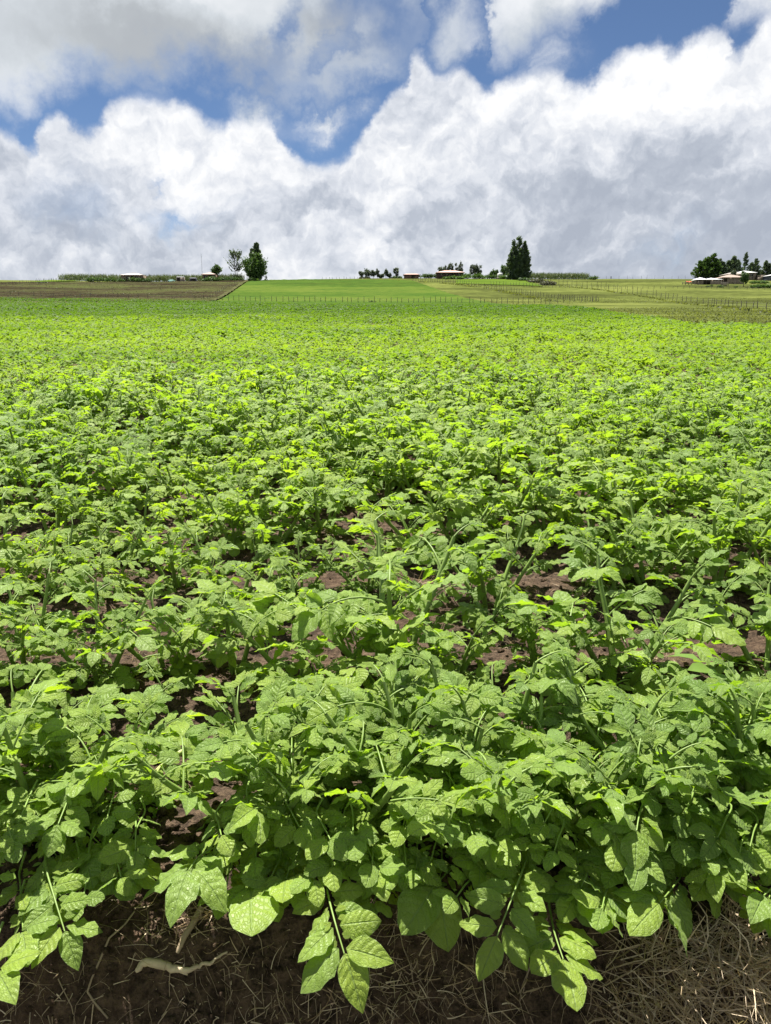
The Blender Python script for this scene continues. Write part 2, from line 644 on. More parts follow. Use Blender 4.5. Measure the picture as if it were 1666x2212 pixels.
def foliage_material(name, cols, trans=0.22, rough=0.6):
    m, t = new_mat(name)
    oi = t.n.new('ShaderNodeObjectInfo')
    at_ = t.n.new('ShaderNodeAttribute')
    at_.attribute_name = 'tint'
    rnd = t.m('FRACT', t.m('ADD', t.m('MULTIPLY', oi.outputs['Random'], 0.0), at_.outputs['Fac']))
    n = len(cols)
    col = t.ramp(rnd, [(i / max(1, n - 1) * 0.98, c) for i, c in enumerate(cols)])
    p = principled(t, col, rough, 0.3)
    tr = t.n.new('ShaderNodeBsdfTranslucent')
    t.put(tr.inputs[0], t.vm('MULTIPLY', col, (1.5, 1.5, 0.7)))
    mx = t.n.new('ShaderNodeMixShader')
    mx.inputs[0].default_value = trans
    t.l.new(p.outputs[0], mx.inputs[1])
    t.l.new(tr.outputs[0], mx.inputs[2])
    t.l.new(mx.outputs[0], t.out.inputs[0])
    return m


def soil_material(name, dark, light, red, dscale=1.0):
    m, t = new_mat(name)
    geo = t.n.new('ShaderNodeNewGeometry')
    P = geo.outputs['Position']
    a = t.noise(P, 3.0, 6, 0.6)
    b = t.noise(P, 38.0, 6, 0.65)
    c = t.noise(P, 160.0, 3, 0.6)
    col = t.mix(t.smooth(t.m('ADD', t.m('MULTIPLY', b, 0.7), t.m('MULTIPLY', c, 0.3)), 0.36, 0.68), dark, light)
    col = t.mix(t.smooth(a, 0.48, 0.7, 0.0, 0.45), col, red)
    hgt = t.m('ADD', t.m('MULTIPLY', b, 1.0), t.m('MULTIPLY', c, 0.35))
    p = principled(t, col, 0.95, 0.15, bump(t, hgt, 1.0, 0.03 * dscale))
    t.l.new(p.outputs[0], t.out.inputs[0])
    return m


MAT = {}
MAT['leaf'] = leaf_material('potato_leaf', True)
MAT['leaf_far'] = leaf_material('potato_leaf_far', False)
MAT['stem'] = plain_mat('potato_stem', (0.15, 0.225, 0.05), 0.5, 0.22, 30, 0.35)
MAT['soil'] = soil_material('field_soil', (0.024, 0.016, 0.011), (0.150, 0.102, 0.068), (0.095, 0.056, 0.036))
MAT['straw'] = foliage_material('dry_straw', [(0.22, 0.155, 0.09), (0.38, 0.29, 0.18), (0.50, 0.40, 0.27), (0.60, 0.50, 0.37), (0.26, 0.18, 0.105)], 0.15, 0.75)
MAT['root'] = plain_mat('root_fibre', (0.30, 0.23, 0.155), 0.85, 0.4, 9)
MAT['deadwood'] = plain_mat('bleached_root', (0.42, 0.34, 0.235), 0.95, 0.45, 60, 0.08, bumpd=0.002)
MAT['post'] = plain_mat('weathered_post', (0.13, 0.115, 0.095), 0.9, 0.5, 4)
MAT['wire'] = plain_mat('fence_wire', (0.15, 0.15, 0.15), 0.6, 0.1)
MAT['bark'] = plain_mat('bark', (0.085, 0.07, 0.058), 0.95, 0.35, 2)
MAT['barkpale'] = plain_mat('pale_bark', (0.20, 0.17, 0.145), 0.9, 0.35, 2)
MAT['conifer'] = foliage_material('conifer_needles', [(0.052, 0.078, 0.056), (0.076, 0.112, 0.072), (0.100, 0.146, 0.082), (0.064, 0.092, 0.064)], 0.28)
MAT['broad'] = foliage_material('broadleaf', [(0.034, 0.068, 0.022), (0.055, 0.105, 0.030), (0.078, 0.140, 0.038), (0.044, 0.085, 0.026)], 0.25)
MAT['euc'] = foliage_material('eucalyptus_leaf', [(0.050, 0.072, 0.056), (0.080, 0.108, 0.082), (0.110, 0.140, 0.105), (0.060, 0.086, 0.062)], 0.25)
MAT['hedge'] = foliage_material('hedge_leaf', [(0.030, 0.060, 0.020), (0.050, 0.098, 0.028), (0.078, 0.136, 0.038), (0.038, 0.076, 0.022)], 0.22)
MAT['shrub'] = foliage_material('shrub_leaf', [(0.045, 0.090, 0.022), (0.075, 0.140, 0.032), (0.105, 0.180, 0.040), (0.055, 0.105, 0.024)], 0.22)
MAT['scrub'] = foliage_material('grey_scrub', [(0.085, 0.088, 0.058), (0.125, 0.130, 0.085), (0.060, 0.072, 0.042), (0.16, 0.155, 0.11)], 0.15)
MAT['maize'] = foliage_material('maize_leaf', [(0.055, 0.085, 0.040), (0.085, 0.120, 0.058), (0.115, 0.150, 0.078), (0.15, 0.165, 0.095)], 0.2)


def sheet_material(name, stops, rows=None, scale=0.05, fine=0.9, rowcol=None):
    """field surface: patchy colour, faint planted rows"""
    m, t = new_mat(name)
    geo = t.n.new('ShaderNodeNewGeometry')
    P = geo.outputs['Position']
    big = t.noise(t.vm('MULTIPLY', P, (0.45, 1.0, 1.0)), scale, 5, 0.6)
    sm = t.noise(t.vm('MULTIPLY', P, (0.5, 1.0, 1.0)), fine, 4, 0.65)
    f = t.m('ADD', t.m('MULTIPLY', big, 0.68), t.m('MULTIPLY', sm, 0.42))
    col = t.ramp(t.smooth(f, 0.38, 0.70), stops)
    if rows:
        sp = t.n.new('ShaderNodeSeparateXYZ')
        t.l.new(P, sp.inputs[0])
        wob = t.noise(P, 0.03, 3, 0.5)
        ph = t.m('ADD', t.m('DIVIDE', sp.outputs[1], rows), t.m('MULTIPLY', wob, 2.0))
        fr = t.m('ABSOLUTE', t.m('SUBTRACT', t.m('FRACT', ph), 0.5))
        br = t.noise(t.vm('MULTIPLY', P, (0.12, 1.0, 1.0)), 0.35, 3, 0.6)
        msk = t.m('MULTIPLY', t.smooth(fr, 0.26, 0.46), t.smooth(br, 0.44, 0.60))
        col = t.mix(t.m('MULTIPLY', msk, 0.95), col, rowcol)
    p = principled(t, col, 1.0, 0.0, bump(t, sm, 0.8, 0.25))
    t.l.new(p.outputs[0], t.out.inputs[0])
    return m


MAT['meadow'] = sheet_material('meadow_turf', [(0.0, (0.036, 0.042, 0.014)), (0.35, (0.054, 0.064, 0.019)), (0.65, (0.078, 0.094, 0.025)), (1.0, (0.120, 0.135, 0.038))])
MAT['pasture'] = sheet_material('bright_crop', [(0.0, (0.036, 0.056, 0.013)), (0.5, (0.050, 0.088, 0.015)), (1.0, (0.078, 0.108, 0.021))], 3.4, 0.03, 0.5, (0.018, 0.055, 0.012))
MAT['limefield'] = sheet_material('lime_crop', [(0.0, (0.050, 0.084, 0.013)), (0.5, (0.064, 0.102, 0.015)), (1.0, (0.080, 0.118, 0.019))], None)
MAT['plough'] = sheet_material('ploughed_soil', [(0.0, (0.018, 0.014, 0.009)), (0.4, (0.029, 0.023, 0.015)), (0.7, (0.046, 0.042, 0.022)), (1.0, (0.056, 0.066, 0.022))], 2.6, 0.06, 1.4, (0.050, 0.062, 0.022))
MAT['track'] = sheet_material('bare_earth_strip', [(0.0, (0.035, 0.05, 0.015)), (1.0, (0.085, 0.075, 0.042))], None, 0.3, 2.0)

# ------------------------------------------------------------------ land
# field extent: far edge as seen along each bearing, turned into distances on the ground
EDGE = [(-420, 640), (-150, 641), (0, 643), (250, 646), (450, 650), (600, 655), (833, 658), (1000, 658), (1191, 658), (1326, 676),
        (1421, 689), (1502, 699), (1666, 702), (1900, 704), (2300, 706)]
_eb, _ed = [], []
for px, py in EDGE:
    p = at(px, py, 0.30)
    _eb.append(p.x / p.y)
    _ed.append(p.y)
_eb, _ed = np.array(_eb), np.array(_ed)


def field_far(x, y):
    return np.interp(np.asarray(x) / np.maximum(np.asarray(y), 0.1), _eb, _ed)


ROW0, ROWS, TILT = 1.43, 0.70, 0.05
BANK_W = 0.30


def bank_edge(x):
    x = np.asarray(x, float)
    return 1.235 + 0.035 * np.sin(x * 4.1 + 1.0) + 0.05 * fbm(x * 3.0, x * 0 + 3.3, 3, 11) - 0.07 * sstep(0.36, 0.52, x)


def ground_z(x, y):
    """tilled surface: ridges, clods and the cut bank"""
    x = np.asarray(x, float)
    y = np.asarray(y, float)
    ph = (y - ROW0 - TILT * x) / ROWS
    near = 1 - sstep(14, 40, y)
    ridge = 0.085 * (0.5 + 0.5 * np.cos(2 * np.pi * ph)) * (0.7 + 0.3 * fbm(x * 0.8, y * 0.8, 2, 3)) * near - 0.045 * near
    cl = (0.030 * fbm(x * 5.0, y * 5.0, 4, 21, 0.6) + 0.016 * np.abs(fbm(x * 21, y * 21, 3, 31, 0.6))) * near
    z = H(x, y) + ridge + cl
    e = bank_edge(x)
    s = np.clip((e - y) / BANK_W, 0, 1.0)
    drop = -0.44 * s ** 0.85 - 0.03 * np.clip((e - y - BANK_W) / 0.5, 0, 1)
    lump = s * (1 - 0.4 * s) * (0.07 * fbm(x * 7, y * 7 + 4, 4, 41, 0.6) + 0.035 * fbm(x * 30, y * 30, 3, 51, 0.65) + 0.012 * fbm(x * 90, y * 90, 2, 55, 0.6))
    return z + drop + lump


# tilled field and cut bank, finer close to the camera
rows_y = [0.35]
while rows_y[-1] < 0.85:
    rows_y.append(rows_y[-1] + 0.02)
while rows_y[-1] < 178:
    yv = rows_y[-1]
    rows_y.append(yv + (0.0065 if yv < 1.45 else max(0.010, yv * 0.0075 if yv < 14 else yv * 0.02)))
rows_y = np.array(rows_y)
NU = 250
U = np.linspace(-1, 1, NU)
gx = U[None, :] * (0.62 * rows_y[:, None] + 0.75)
gy = np.repeat(rows_y[:, None], NU, 1)
gz = ground_z(gx, gy)
gV = np.stack([gx, gy, gz], -1).reshape(-1, 3)
idx = np.arange(len(rows_y) * NU).reshape(len(rows_y), NU)
gF = np.stack([idx[:-1, :-1], idx[:-1, 1:], idx[1:, 1:], idx[1:, :-1]], -1).reshape(-1, 4)
cxm = gV[gF].mean(1)
keep = cxm[:, 1] < field_far(cxm[:, 0], cxm[:, 1]) - 0.5
fo = link('field_ground', mesh_np('field_ground', gV, gF[keep], MAT['soil']))
kind(fo, 'structure')

# the land all round, to the horizon
xs = np.concatenate([np.linspace(-5000, -260, 30), np.linspace(-250, 250, 140), np.linspace(260, 5000, 30)])
ys = np.concatenate([np.linspace(-4000, -20, 20), np.linspace(-10, 1.2, 8), np.linspace(1.6, 130, 110), np.linspace(131, 345, 150), np.linspace(350, 460, 30), np.linspace(500, 6000, 40)])
lx, ly = np.meshgrid(xs, ys)
lz = H(lx, ly) - np.where(ly < 1.3, 0.56, 0.0)
m_in = (ly > 1.0) & (np.abs(lx) < 0.62 * ly + 1.2) & (ly < field_far(lx, ly) - 4)
lz = lz - np.where(m_in, 0.25, 0.0) + np.where(ly > 20, 0.05 * fbm(lx * 0.4, ly * 0.4, 3, 8), 0)
idx = np.arange(lx.size).reshape(lx.shape)
lF = np.stack([idx[:-1, :-1], idx[:-1, 1:], idx[1:, 1:], idx[1:, :-1]], -1).reshape(-1, 4)
kind(link('meadow_ground', mesh_np('meadow_ground', np.stack([lx, ly, lz], -1).reshape(-1, 3), lF, MAT['meadow'])), 'structure')


def patch(name, corners_px, mat, off, nu=70, nv=40, relief=0.0, near_edge=False):
    """a field sheet on the hillside between four ground points (near left, near right, far right, far left)"""
    A, B, C_, D_ = [at(*c, 0.3 if (i < 2 and near_edge) else 0.0) for i, c in enumerate(corners_px)]
    u, v = np.meshgrid(np.linspace(0, 1, nu), np.linspace(0, 1, nv))
    x = (A.x * (1 - u) + B.x * u) * (1 - v) + (D_.x * (1 - u) + C_.x * u) * v
    y = (A.y * (1 - u) + B.y * u) * (1 - v) + (D_.y * (1 - u) + C_.y * u) * v
    z = H(x, y) + off + relief * (fbm(x * 0.2, y * 1.2, 3, 77) + 0.5)
    i = np.arange(u.size).reshape(u.shape)
    F = np.stack([i[:-1, :-1], i[:-1, 1:], i[1:, 1:], i[1:, :-1]], -1).reshape(-1, 4)
    o = link(name, mesh_np(name, np.stack([x, y, z], -1).reshape(-1, 3), F, mat))
    kind(o, 'structure')
    return (A, B, C_, D_)


PLOUGH = patch('ploughed_field', [(-260, 643), (452, 652), (534, 605.5), (-260, 613)], MAT['plough'], 0.14, 120, 90, 0.2, True)
CROP = patch('crop_field', [(456, 653), (1210, 660), (888, 606.5), (545, 606)], MAT['pasture'], 0.12, 90, 60, 0.15, True)
LIME = patch('lime_field', [(985, 613.5), (1172, 619), (1120, 604), (985, 605)], MAT['limefield'], 0.16)
STRIP = patch('grass_strip', [(60, 611.5), (190, 607.5), (200, 603.5), (110, 604)], MAT['limefield'], 0.26, 40, 10)
VERGE = patch('bare_earth_strip', [(450, 653), (462, 653), (542, 605.5), (535, 605.5)], MAT['track'], 0.2, 8, 50, 0.25)


# ------------------------------------------------------------------ potato leaves
def leaflet_geo(nt, nu, W_, fold, droop, curl, wave=0.0, peak=0.42, sd=0, twist=0.0):
    """unit length leaflet along +Y, upper face +Z"""
    rng = np.random.default_rng(sd)
    t = np.linspace(0, 1, nt + 1)
    s = np.linspace(-1, 1, nu + 1)
    a = 1.05
    b = a * (1 - peak) / peak
    w = (t ** (a * 0.62)) * ((1 - t) ** (b * 0.62))
    w = w / w.max() * W_
    w = np.maximum(w, 0.006)
    T, S = np.meshgrid(t, s, indexing='ij')
    Wd = np.repeat(w[:, None], nu + 1, 1)
    ph = rng.uniform(0, 6.3)
    asym = 1 + 0.12 * np.sin(T * 3 + ph) * np.sign(S)
    X = S * Wd * asym * math.cos(fold)
    Z = np.abs(S) * Wd * math.sin(fold) - curl * (S ** 2) * Wd
    tw = twist * T * T
    X, Z = X * np.cos(tw) - Z * np.sin(tw), X * np.sin(tw) + Z * np.cos(tw)
    Z = Z - droop * T ** 2 + 0.012 * np.sin(T * 26 - np.abs(S) * 5 + ph) * np.abs(S) + wave * np.sin(T * 17 + ph + S * 1.3) * np.abs(S) * Wd
    Y = T * (1 - 0.22 * abs(droop)) + 0.04 * np.abs(S) * Wd
    V = np.stack([X, Y, Z], -1).reshape(-1, 3)
    i = np.arange(V.shape[0]).reshape(nt + 1, nu + 1)
    F = np.stack([i[:-1, :-1], i[:-1, 1:], i[1:, 1:], i[1:, :-1]], -1).reshape(-1, 4)
    uv = np.stack([S * 0.5 + 0.5, T], -1).reshape(-1, 2)
    return V, F, uv


LEAFLETS = []
for i, (w_, fo_, dr, cu, wv, pk) in enumerate([
        (0.290, 0.30, 0.22, 0.14, 0.14, 0.40), (0.295, 0.20, 0.44, 0.26, 0.20, 0.42), (0.265, 0.45, 0.16, -0.05, 0.16, 0.40),
        (0.325, 0.14, 0.30, 0.32, 0.16, 0.44), (0.345, 0.14, 0.16, 0.18, 0.14, 0.45), (0.275, 0.36, 0.55, 0.12, 0.20, 0.42),
        (0.39, 0.06, 0.15, 0.18, 0.07, 0.47), (0.290, 0.24, 0.06, 0.22, 0.22, 0.42)]):
    LEAFLETS.append(leaflet_geo(9, 6, w_, fo_, dr, cu, wv, pk, i, (0.15, -0.5, 0.45, -0.2, 0.1, 0.6, 0.0, -0.35)[i]))
LEAFLET_ME = [mesh_np('leaflet', V, F, MAT['leaf'], uv) for V, F, uv in LEAFLETS]


def frame(pos, ydir, nrm, scale=1.0):
    y = Vector(ydir).normalized()
    z = Vector(nrm) - y * Vector(nrm).dot(y)
    z.normalize()
    x = y.cross(z)
    m = Matrix(((x.x, y.x, z.x, pos[0]), (x.y, y.y, z.y, pos[1]), (x.z, y.z, z.z, pos[2]), (0, 0, 0, 1)))
    return m @ Matrix.Diagonal((scale, scale, scale, 1))


def rachis_pts(Rl, p0, p1, bend=0.0, n=7):
    pts = [Vector((0, 0, 0))]
    for i in range(n):
        t = (i + 0.5) / n
        p = p0 + (p1 - p0) * t
        b = bend * t
        pts.append(pts[-1] + Vector((math.sin(b) * math.cos(p), math.cos(b) * math.cos(p), math.sin(p))) * (Rl / n))
    return pts


def compound(pts, T, pairs, rng, variants, side=0.78, spread=62, tilt=0.25, inter=True, normal=None, t0=0.34, shrink=0.17):
    """leaflet placements along a leaf stalk; T = length of the end leaflet"""
    P = [Vector(p) for p in pts]
    seg = [(P[i + 1] - P[i]).length for i in range(len(P) - 1)]
    tot = sum(seg)

    def ev(t):
        d = t * tot
        for i, s in enumerate(seg):
            if d <= s or i == len(seg) - 1:
                return P[i].lerp(P[i + 1], min(1, d / s)), (P[i + 1] - P[i]).normalized()
            d -= s
    big, smalls = [], []

    def up_at(tan):
        u = Vector(normal) if normal is not None else Vector((0, 0, 1)) + tan * 0.001
        u = u - tan * u.dot(tan)
        if u.length < 0.05:
            u = Vector((0, -1, 0.3)) - tan * Vector((0, -1, 0.3)).dot(tan)
        return u.normalized()

    def put(t, sgn, L, ang, lst, var):
        p, tan = ev(t)
        u = up_at(tan)
        rgt = tan.cross(u).normalized()
        a = R(ang)
        if sgn == 0:
            d = (tan + u * rng.uniform(-0.2, 0.1) + rgt * rng.uniform(-0.15, 0.15)).normalized()
            n = u + rgt * rng.uniform(-0.2, 0.2)
        else:
            d = (tan * math.cos(a) + rgt * sgn * math.sin(a) + u * rng.uniform(-0.35, 0.28)).normalized()
            n = u + rgt * sgn * rng.uniform(-tilt * 0.8, tilt * 1.9) + tan * rng.uniform(-0.45, 0.55)
        p2 = p + d * (0.006 if sgn else 0.0)
        lst.append((var, frame(p2, d, n, L)))
    put(1.0, 0, T * rng.uniform(0.95, 1.1), 0, big, rng.choice(variants))
    for k in range(pairs):
        t = 0.93 - (0.93 - t0) * k / max(1, pairs - 0.35)
        L = T * side * (1 - shrink * k) * rng.uniform(0.88, 1.1)
        for sgn in (-1, 1):
            put(t + rng.uniform(-0.02, 0.02), sgn, L * rng.uniform(0.9, 1.08), spread + rng.uniform(-10, 10) + 4 * k, big, rng.choice(variants))
        if inter:
            for q in (0.32, 0.68):
                tt = t - (0.93 - t0) / max(1, pairs - 0.35) * q
                if tt > 0.15:
                    for sgn in (-1, 1):
                        put(tt + rng.uniform(-0.02, 0.02), sgn, T * rng.uniform(0.17, 0.32), 75 + rng.uniform(-15, 15), smalls, rng.choice([3, 4, 6]))
    return big, smalls


SMALL_GEO = leaflet_geo(4, 2, 0.36, 0.2, 0.2, 0.1, 0.0, 0.46, 99)


def leaf_stalk_mesh(pts, smalls, r=0.0022, joined=None):
    mb = MB()
    n = len(pts)
    V, F = tube(pts, [r * (1.25 - 0.6 * i / (n - 1)) for i in range(n)], 5)
    n_st = len(F)
    mb.add(V, F)
    for var, M in smalls:
        V, F, uv = SMALL_GEO
        A = np.array(M)
        mb.add(V @ A[:3, :3].T + A[:3, 3], F, uv)
    for var, M in (joined or []):
        V, F, uv = LEAFLETS[var]
        A = np.array(M)
        mb.add(V @ A[:3, :3].T + A[:3, 3], F, uv)
    me = mb.mesh('leaf', MAT['stem'], True)
    me.materials.append(MAT['leaf'])
    mi = np.ones(len(me.polygons), np.int32)
    mi[:n_st] = 0
    me.polygons.foreach_set('material_index', mi)
    return me


class Leaf:
    pass


LEAVES = {'young': [], 'mature': [], 'low': []}
lr = random.Random(3)
for knd, cnt in (('young', 4), ('mature', 7), ('low', 4)):
    for i in range(cnt):
        L = Leaf()
        if knd == 'young':
            pts = rachis_pts(lr.uniform(0.055, 0.08), R(lr.uniform(10, 25)), R(lr.uniform(-35, -5)), lr.uniform(-0.3, 0.3))
            L.big, L.small = compound(pts, lr.uniform(0.042, 0.052), 3, lr, [0, 2, 1, 7, 3], 0.82, 58, 0.4)
        elif knd == 'mature':
            pts = rachis_pts(lr.uniform(0.105, 0.140), R(lr.uniform(15, 35)), R(lr.uniform(-42, -5)), lr.uniform(-0.5, 0.5))
            L.big, L.small = compound(pts, lr.uniform(0.055, 0.068), 4, lr, [0, 1, 2, 3, 5, 7, 4], 0.90, 62, 0.4, t0=0.2)
        else:
            pts = rachis_pts(lr.uniform(0.085, 0.11), R(lr.uniform(5, 20)), R(lr.uniform(-45, -15)), lr.uniform(-0.4, 0.4))
            L.big, L.small = compound(pts, lr.uniform(0.060, 0.076), 2, lr, [3, 4, 6, 6], 0.8, 66, 0.3)
        L.pts = pts
        L.stalk = leaf_stalk_mesh(pts, L.small, 0.0019)
        L.full = leaf_stalk_mesh(pts, L.small, 0.0019, joined=L.big)
        LEAVES[knd].append(L)


def stem_curve(rng, length, lean, azim, n=8):
    p = Vector((math.cos(azim) * 0.022, math.sin(azim) * 0.022, -0.03))
    out = [p.copy()]
    a = lean * 0.75
    for i in range(n):
        t = i / (n - 1)
        ang = a + lean * 0.6 * math.sin(t * 2.2) - 0.25 * lean * t
        azz = azim + rng.uniform(-0.22, 0.22)
        d = Vector((math.cos(azz) * math.sin(ang), math.sin(azz) * math.sin(ang), math.cos(ang)))
        p = p + d * (length / n)
        out.append(p.copy())
    return out


class Plant:
    pass


PLANTS = []
pr = random.Random(11)
for k in range(9):
    P = Plant()
    P.stems, P.leaves = [], []
    ns = pr.choice([4, 4, 5])
    base_az = pr.uniform(0, 6.28)
    for s in range(ns):
        azm = base_az + 2 * math.pi * s / ns + pr.uniform(-0.4, 0.4)
        length = pr.uniform(0.20, 0.34)
        pts = stem_curve(pr, length, R(pr.uniform(12, 40)), azm)
        n = len(pts)
        V, F = tube(pts, [0.0088 - 0.0052 * i / (n - 1) for i in range(n)], 7)
        P.stems.append(mesh_np('stem', V, F, MAT['stem']))
        nl = pr.choice([8, 9, 10])
        az = pr.uniform(0, 6.28)
        for j in range(nl):
            t = 0.16 + 0.84 * j / (nl - 1)
            f = t * (n - 1)
            i0 = min(n - 2, int(f))
            p = pts[i0].lerp(pts[i0 + 1], f - i0)
            tan = (pts[i0 + 1] - pts[i0]).normalized()
            az += R(137.5) + pr.uniform(-0.3, 0.3)
            outd = Vector((math.cos(az), math.sin(az), 0))
            # leaves turn away from the plant's own centre
            cdir = Vector((p.x, p.y, 0))
            if cdir.length > 0.03:
                outd = (outd + cdir.normalized() * 0.45).normalized()
            if t > 0.86:
                knd, sc, el = 'young', pr.uniform(0.75, 1.0), R(pr.uniform(12, 48))
            elif t > 0.36:
                knd, sc, el = 'mature', pr.uniform(0.82, 1.05), R(pr.uniform(8, 42))
            else:
                knd, sc, el = 'low', pr.uniform(0.75, 1.0), R(pr.uniform(-10, 18))
            d = outd * math.cos(el) + Vector((0, 0, 1)) * math.sin(el)
            nrm = Vector((0, 0, 1)) * math.cos(el) - outd * math.sin(el) + Vector((pr.uniform(-.4, .4), pr.uniform(-.4, .4), 0))
            P.leaves.append((knd, pr.randrange(len(LEAVES[knd])), frame(p, d, nrm, sc)))
    # every leaflet of the plant, for the joined far plants
    P.lf = []
    for knd, i, M in P.leaves:
        for var, m2 in LEAVES[knd][i].big:
            P.lf.append(np.array(M @ m2))
    P.lf = np.array(P.lf)
    P.height = float(P.lf[:, 2, 3].max())
    PLANTS.append(P)

# ------------------------------------------------------------------ where the plants stand
pos = []          # (x, y, row, scale)
rs = random.Random(5)
FRONT = [(-130, 1.45, 1.1), (20, 1.52, 1.05), (115, 1.42, 1.05), (240, 1.50, 0.9), (560, 1.42, 1.05), (660, 1.53, 1.05), (735, 1.40, 1.1), (850, 1.54, 1.05), (940, 1.42, 1.05),
         (1045, 1.53, 1.05), (1140, 1.40, 1.1), (1240, 1.52, 1.05), (1345, 1.44, 1.0), (1475, 1.40, 1.05), (1570, 1.53, 1.05), (1660, 1.42, 1.1), (1850, 1.45, 1.1), (2020, 1.42, 1.1), (2180, 1.50, 1.0), (2350, 1.44, 1.1), (-300, 1.43, 1.1), (-470, 1.50, 1.0), (-640, 1.44, 1.1)]
for px, y, s in FRONT:
    pos.append([xat(px, y, 0.0), y, 0, s])
NROW = 16
for r_ in range(1, NROW):
    yr = ROW0 + ROWS * r_
    half = 0.52 * yr + 0.75
    x = -half + rs.uniform(0, 0.2)
    while x < half:
        pos.append([x, yr + TILT * x + rs.gauss(0, 0.075), r_, rs.uniform(0.80, 1.12) * (1 + 0.22 * float(fbm(np.array([x / 0.9]), np.array([yr / 1.1]), 2, 19)[0]))])
        x += rs.uniform(0.17, 0.27)
# bare patches of soil that show between the plants: (px, py, half width px, how clear)
GAPS = [(775, 1185, 85, 1.0), (285, 1420, 52, 1.0), (1085, 1390, 70, 1.0), (1445, 1455, 65, 1.0), (1292, 1620, 45, 0.9),
        (385, 1800, 60, 1.0), (60, 888, 90, 1.0), (285, 962, 32, 0.9), (880, 972, 26, 0.8), (1140, 1060, 40, 0.7),
        (1130, 912, 50, 0.7), (640, 1215, 50, 1.0), (930, 1275, 50, 1.0), (1180, 1320, 45, 1.0), (350, 880, 40, 0.8)]
gaps = []
for px, py, hw, cl in GAPS:
    g = at(px, py)
    gaps.append((g.x / g.y, g.y, hw / FOCAL / 0.97, cl))


def thin(x, y, s):
    """plants keep small or absent where the photograph shows bare soil"""
    b = x / y
    for gb, gy_, hw, cl in gaps:
        if abs(b - gb) < hw * 0.74 + 0.03 / y:
            if gy_ - 0.95 < y < gy_ + 0.12:
                sight = max(0.0, CAM_Z * (gy_ - y) / gy_)
                lim = sight / 0.40
                if y > gy_ - 0.24:
                    return 0
                s = min(s, max(0.62, lim))
    return s


plants = []
for x, y, r_, s in pos:
    s2 = thin(x, y, s) if r_ > 0 else s
    if s2 < 0.4:
        continue
    plants.append((x, y, r_, s2))
view_half = 0.4985 / math.cos(0)          # tan of half the horizontal angle, before pitch


def in_view(x, y):
    z = 0.2
    dep = y * math.cos(R(PITCH)) - (z - CAM_Z) * math.sin(R(PITCH))
    return abs(x) < 0.4985 * dep + 0.17


seen = sorted([p for p in plants if in_view(p[0], p[1])], key=lambda p: p[1])
solo = seen[:300]
solo_set = set(id(p) for p in solo)
y_solo = solo[-1][1]
rest_near = [p for p in plants if id(p) not in solo_set]

_U = ['', 'first', 'second', 'third', 'fourth', 'fifth', 'sixth', 'seventh', 'eighth', 'ninth']
ORD = ['zeroth'] + _U[1:] + ['tenth', 'eleventh', 'twelfth', 'thirteenth', 'fourteenth', 'fifteenth', 'sixteenth', 'seventeenth', 'eighteenth', 'nineteenth']
for ten, tens in (('twent', 'twenty'), ('thirt', 'thirty'), ('fort', 'forty'), ('fift', 'fifty'), ('sixt', 'sixty')):
    ORD += [ten + 'ieth'] + [tens + '-' + u for u in _U[1:]]
row_members = {}
for p in solo:
    row_members.setdefault(p[2], []).append(p)
for v in row_members.values():
    v.sort(key=lambda p: p[0])
row_rank = {id(p): i + 1 for v in row_members.values() for i, p in enumerate(v)}
DETAIL_Y = 3.0
pl = random.Random(21)
solo_z = dict(zip([id(p) for p in solo], ground_z(np.array([p[0] for p in solo]), np.array([p[1] for p in solo])).tolist()))
front_objs = []
for p in solo:
    x, y, r_, s = p
    proto = PLANTS[pl.randrange(len(PLANTS))]
    z = solo_z[id(p)]
    look = 'small' if s < 0.75 else ('tall' if s > 1.06 else 'bushy')
    k = row_rank[id(p)]
    rowtxt = 'front row on the soil bank' if r_ == 0 else f'{ORD[r_ + 1]} row back from the bank'
    lab = f'{look} green potato plant in the {rowtxt}, {ORD[k]} from the left'
    o = thing('potato_plant', lab, 'potato plant', (x, y, z), pl.uniform(0, 6.283), f'potato plants in row {r_ + 1} from the bank')
    sc = s * pl.uniform(0.95, 1.05) * (1.1 if r_ == 0 else 1.24)
    o.scale = (sc, sc, sc * pl.uniform(0.94, 1.06))
    if r_ == 0:
        front_objs.append(o)
    for me in proto.stems:
        link('stem', me, o)
    for knd, i, M in proto.leaves:
        L = LEAVES[knd][i]
        if y < DETAIL_Y:
            lo = link('leaf', L.stalk, o, M)
            for var, m2 in L.big:
                link('leaflet', LEAFLET_ME[var], lo, m2)
        else:
            link('leaf', L.full, o, M)


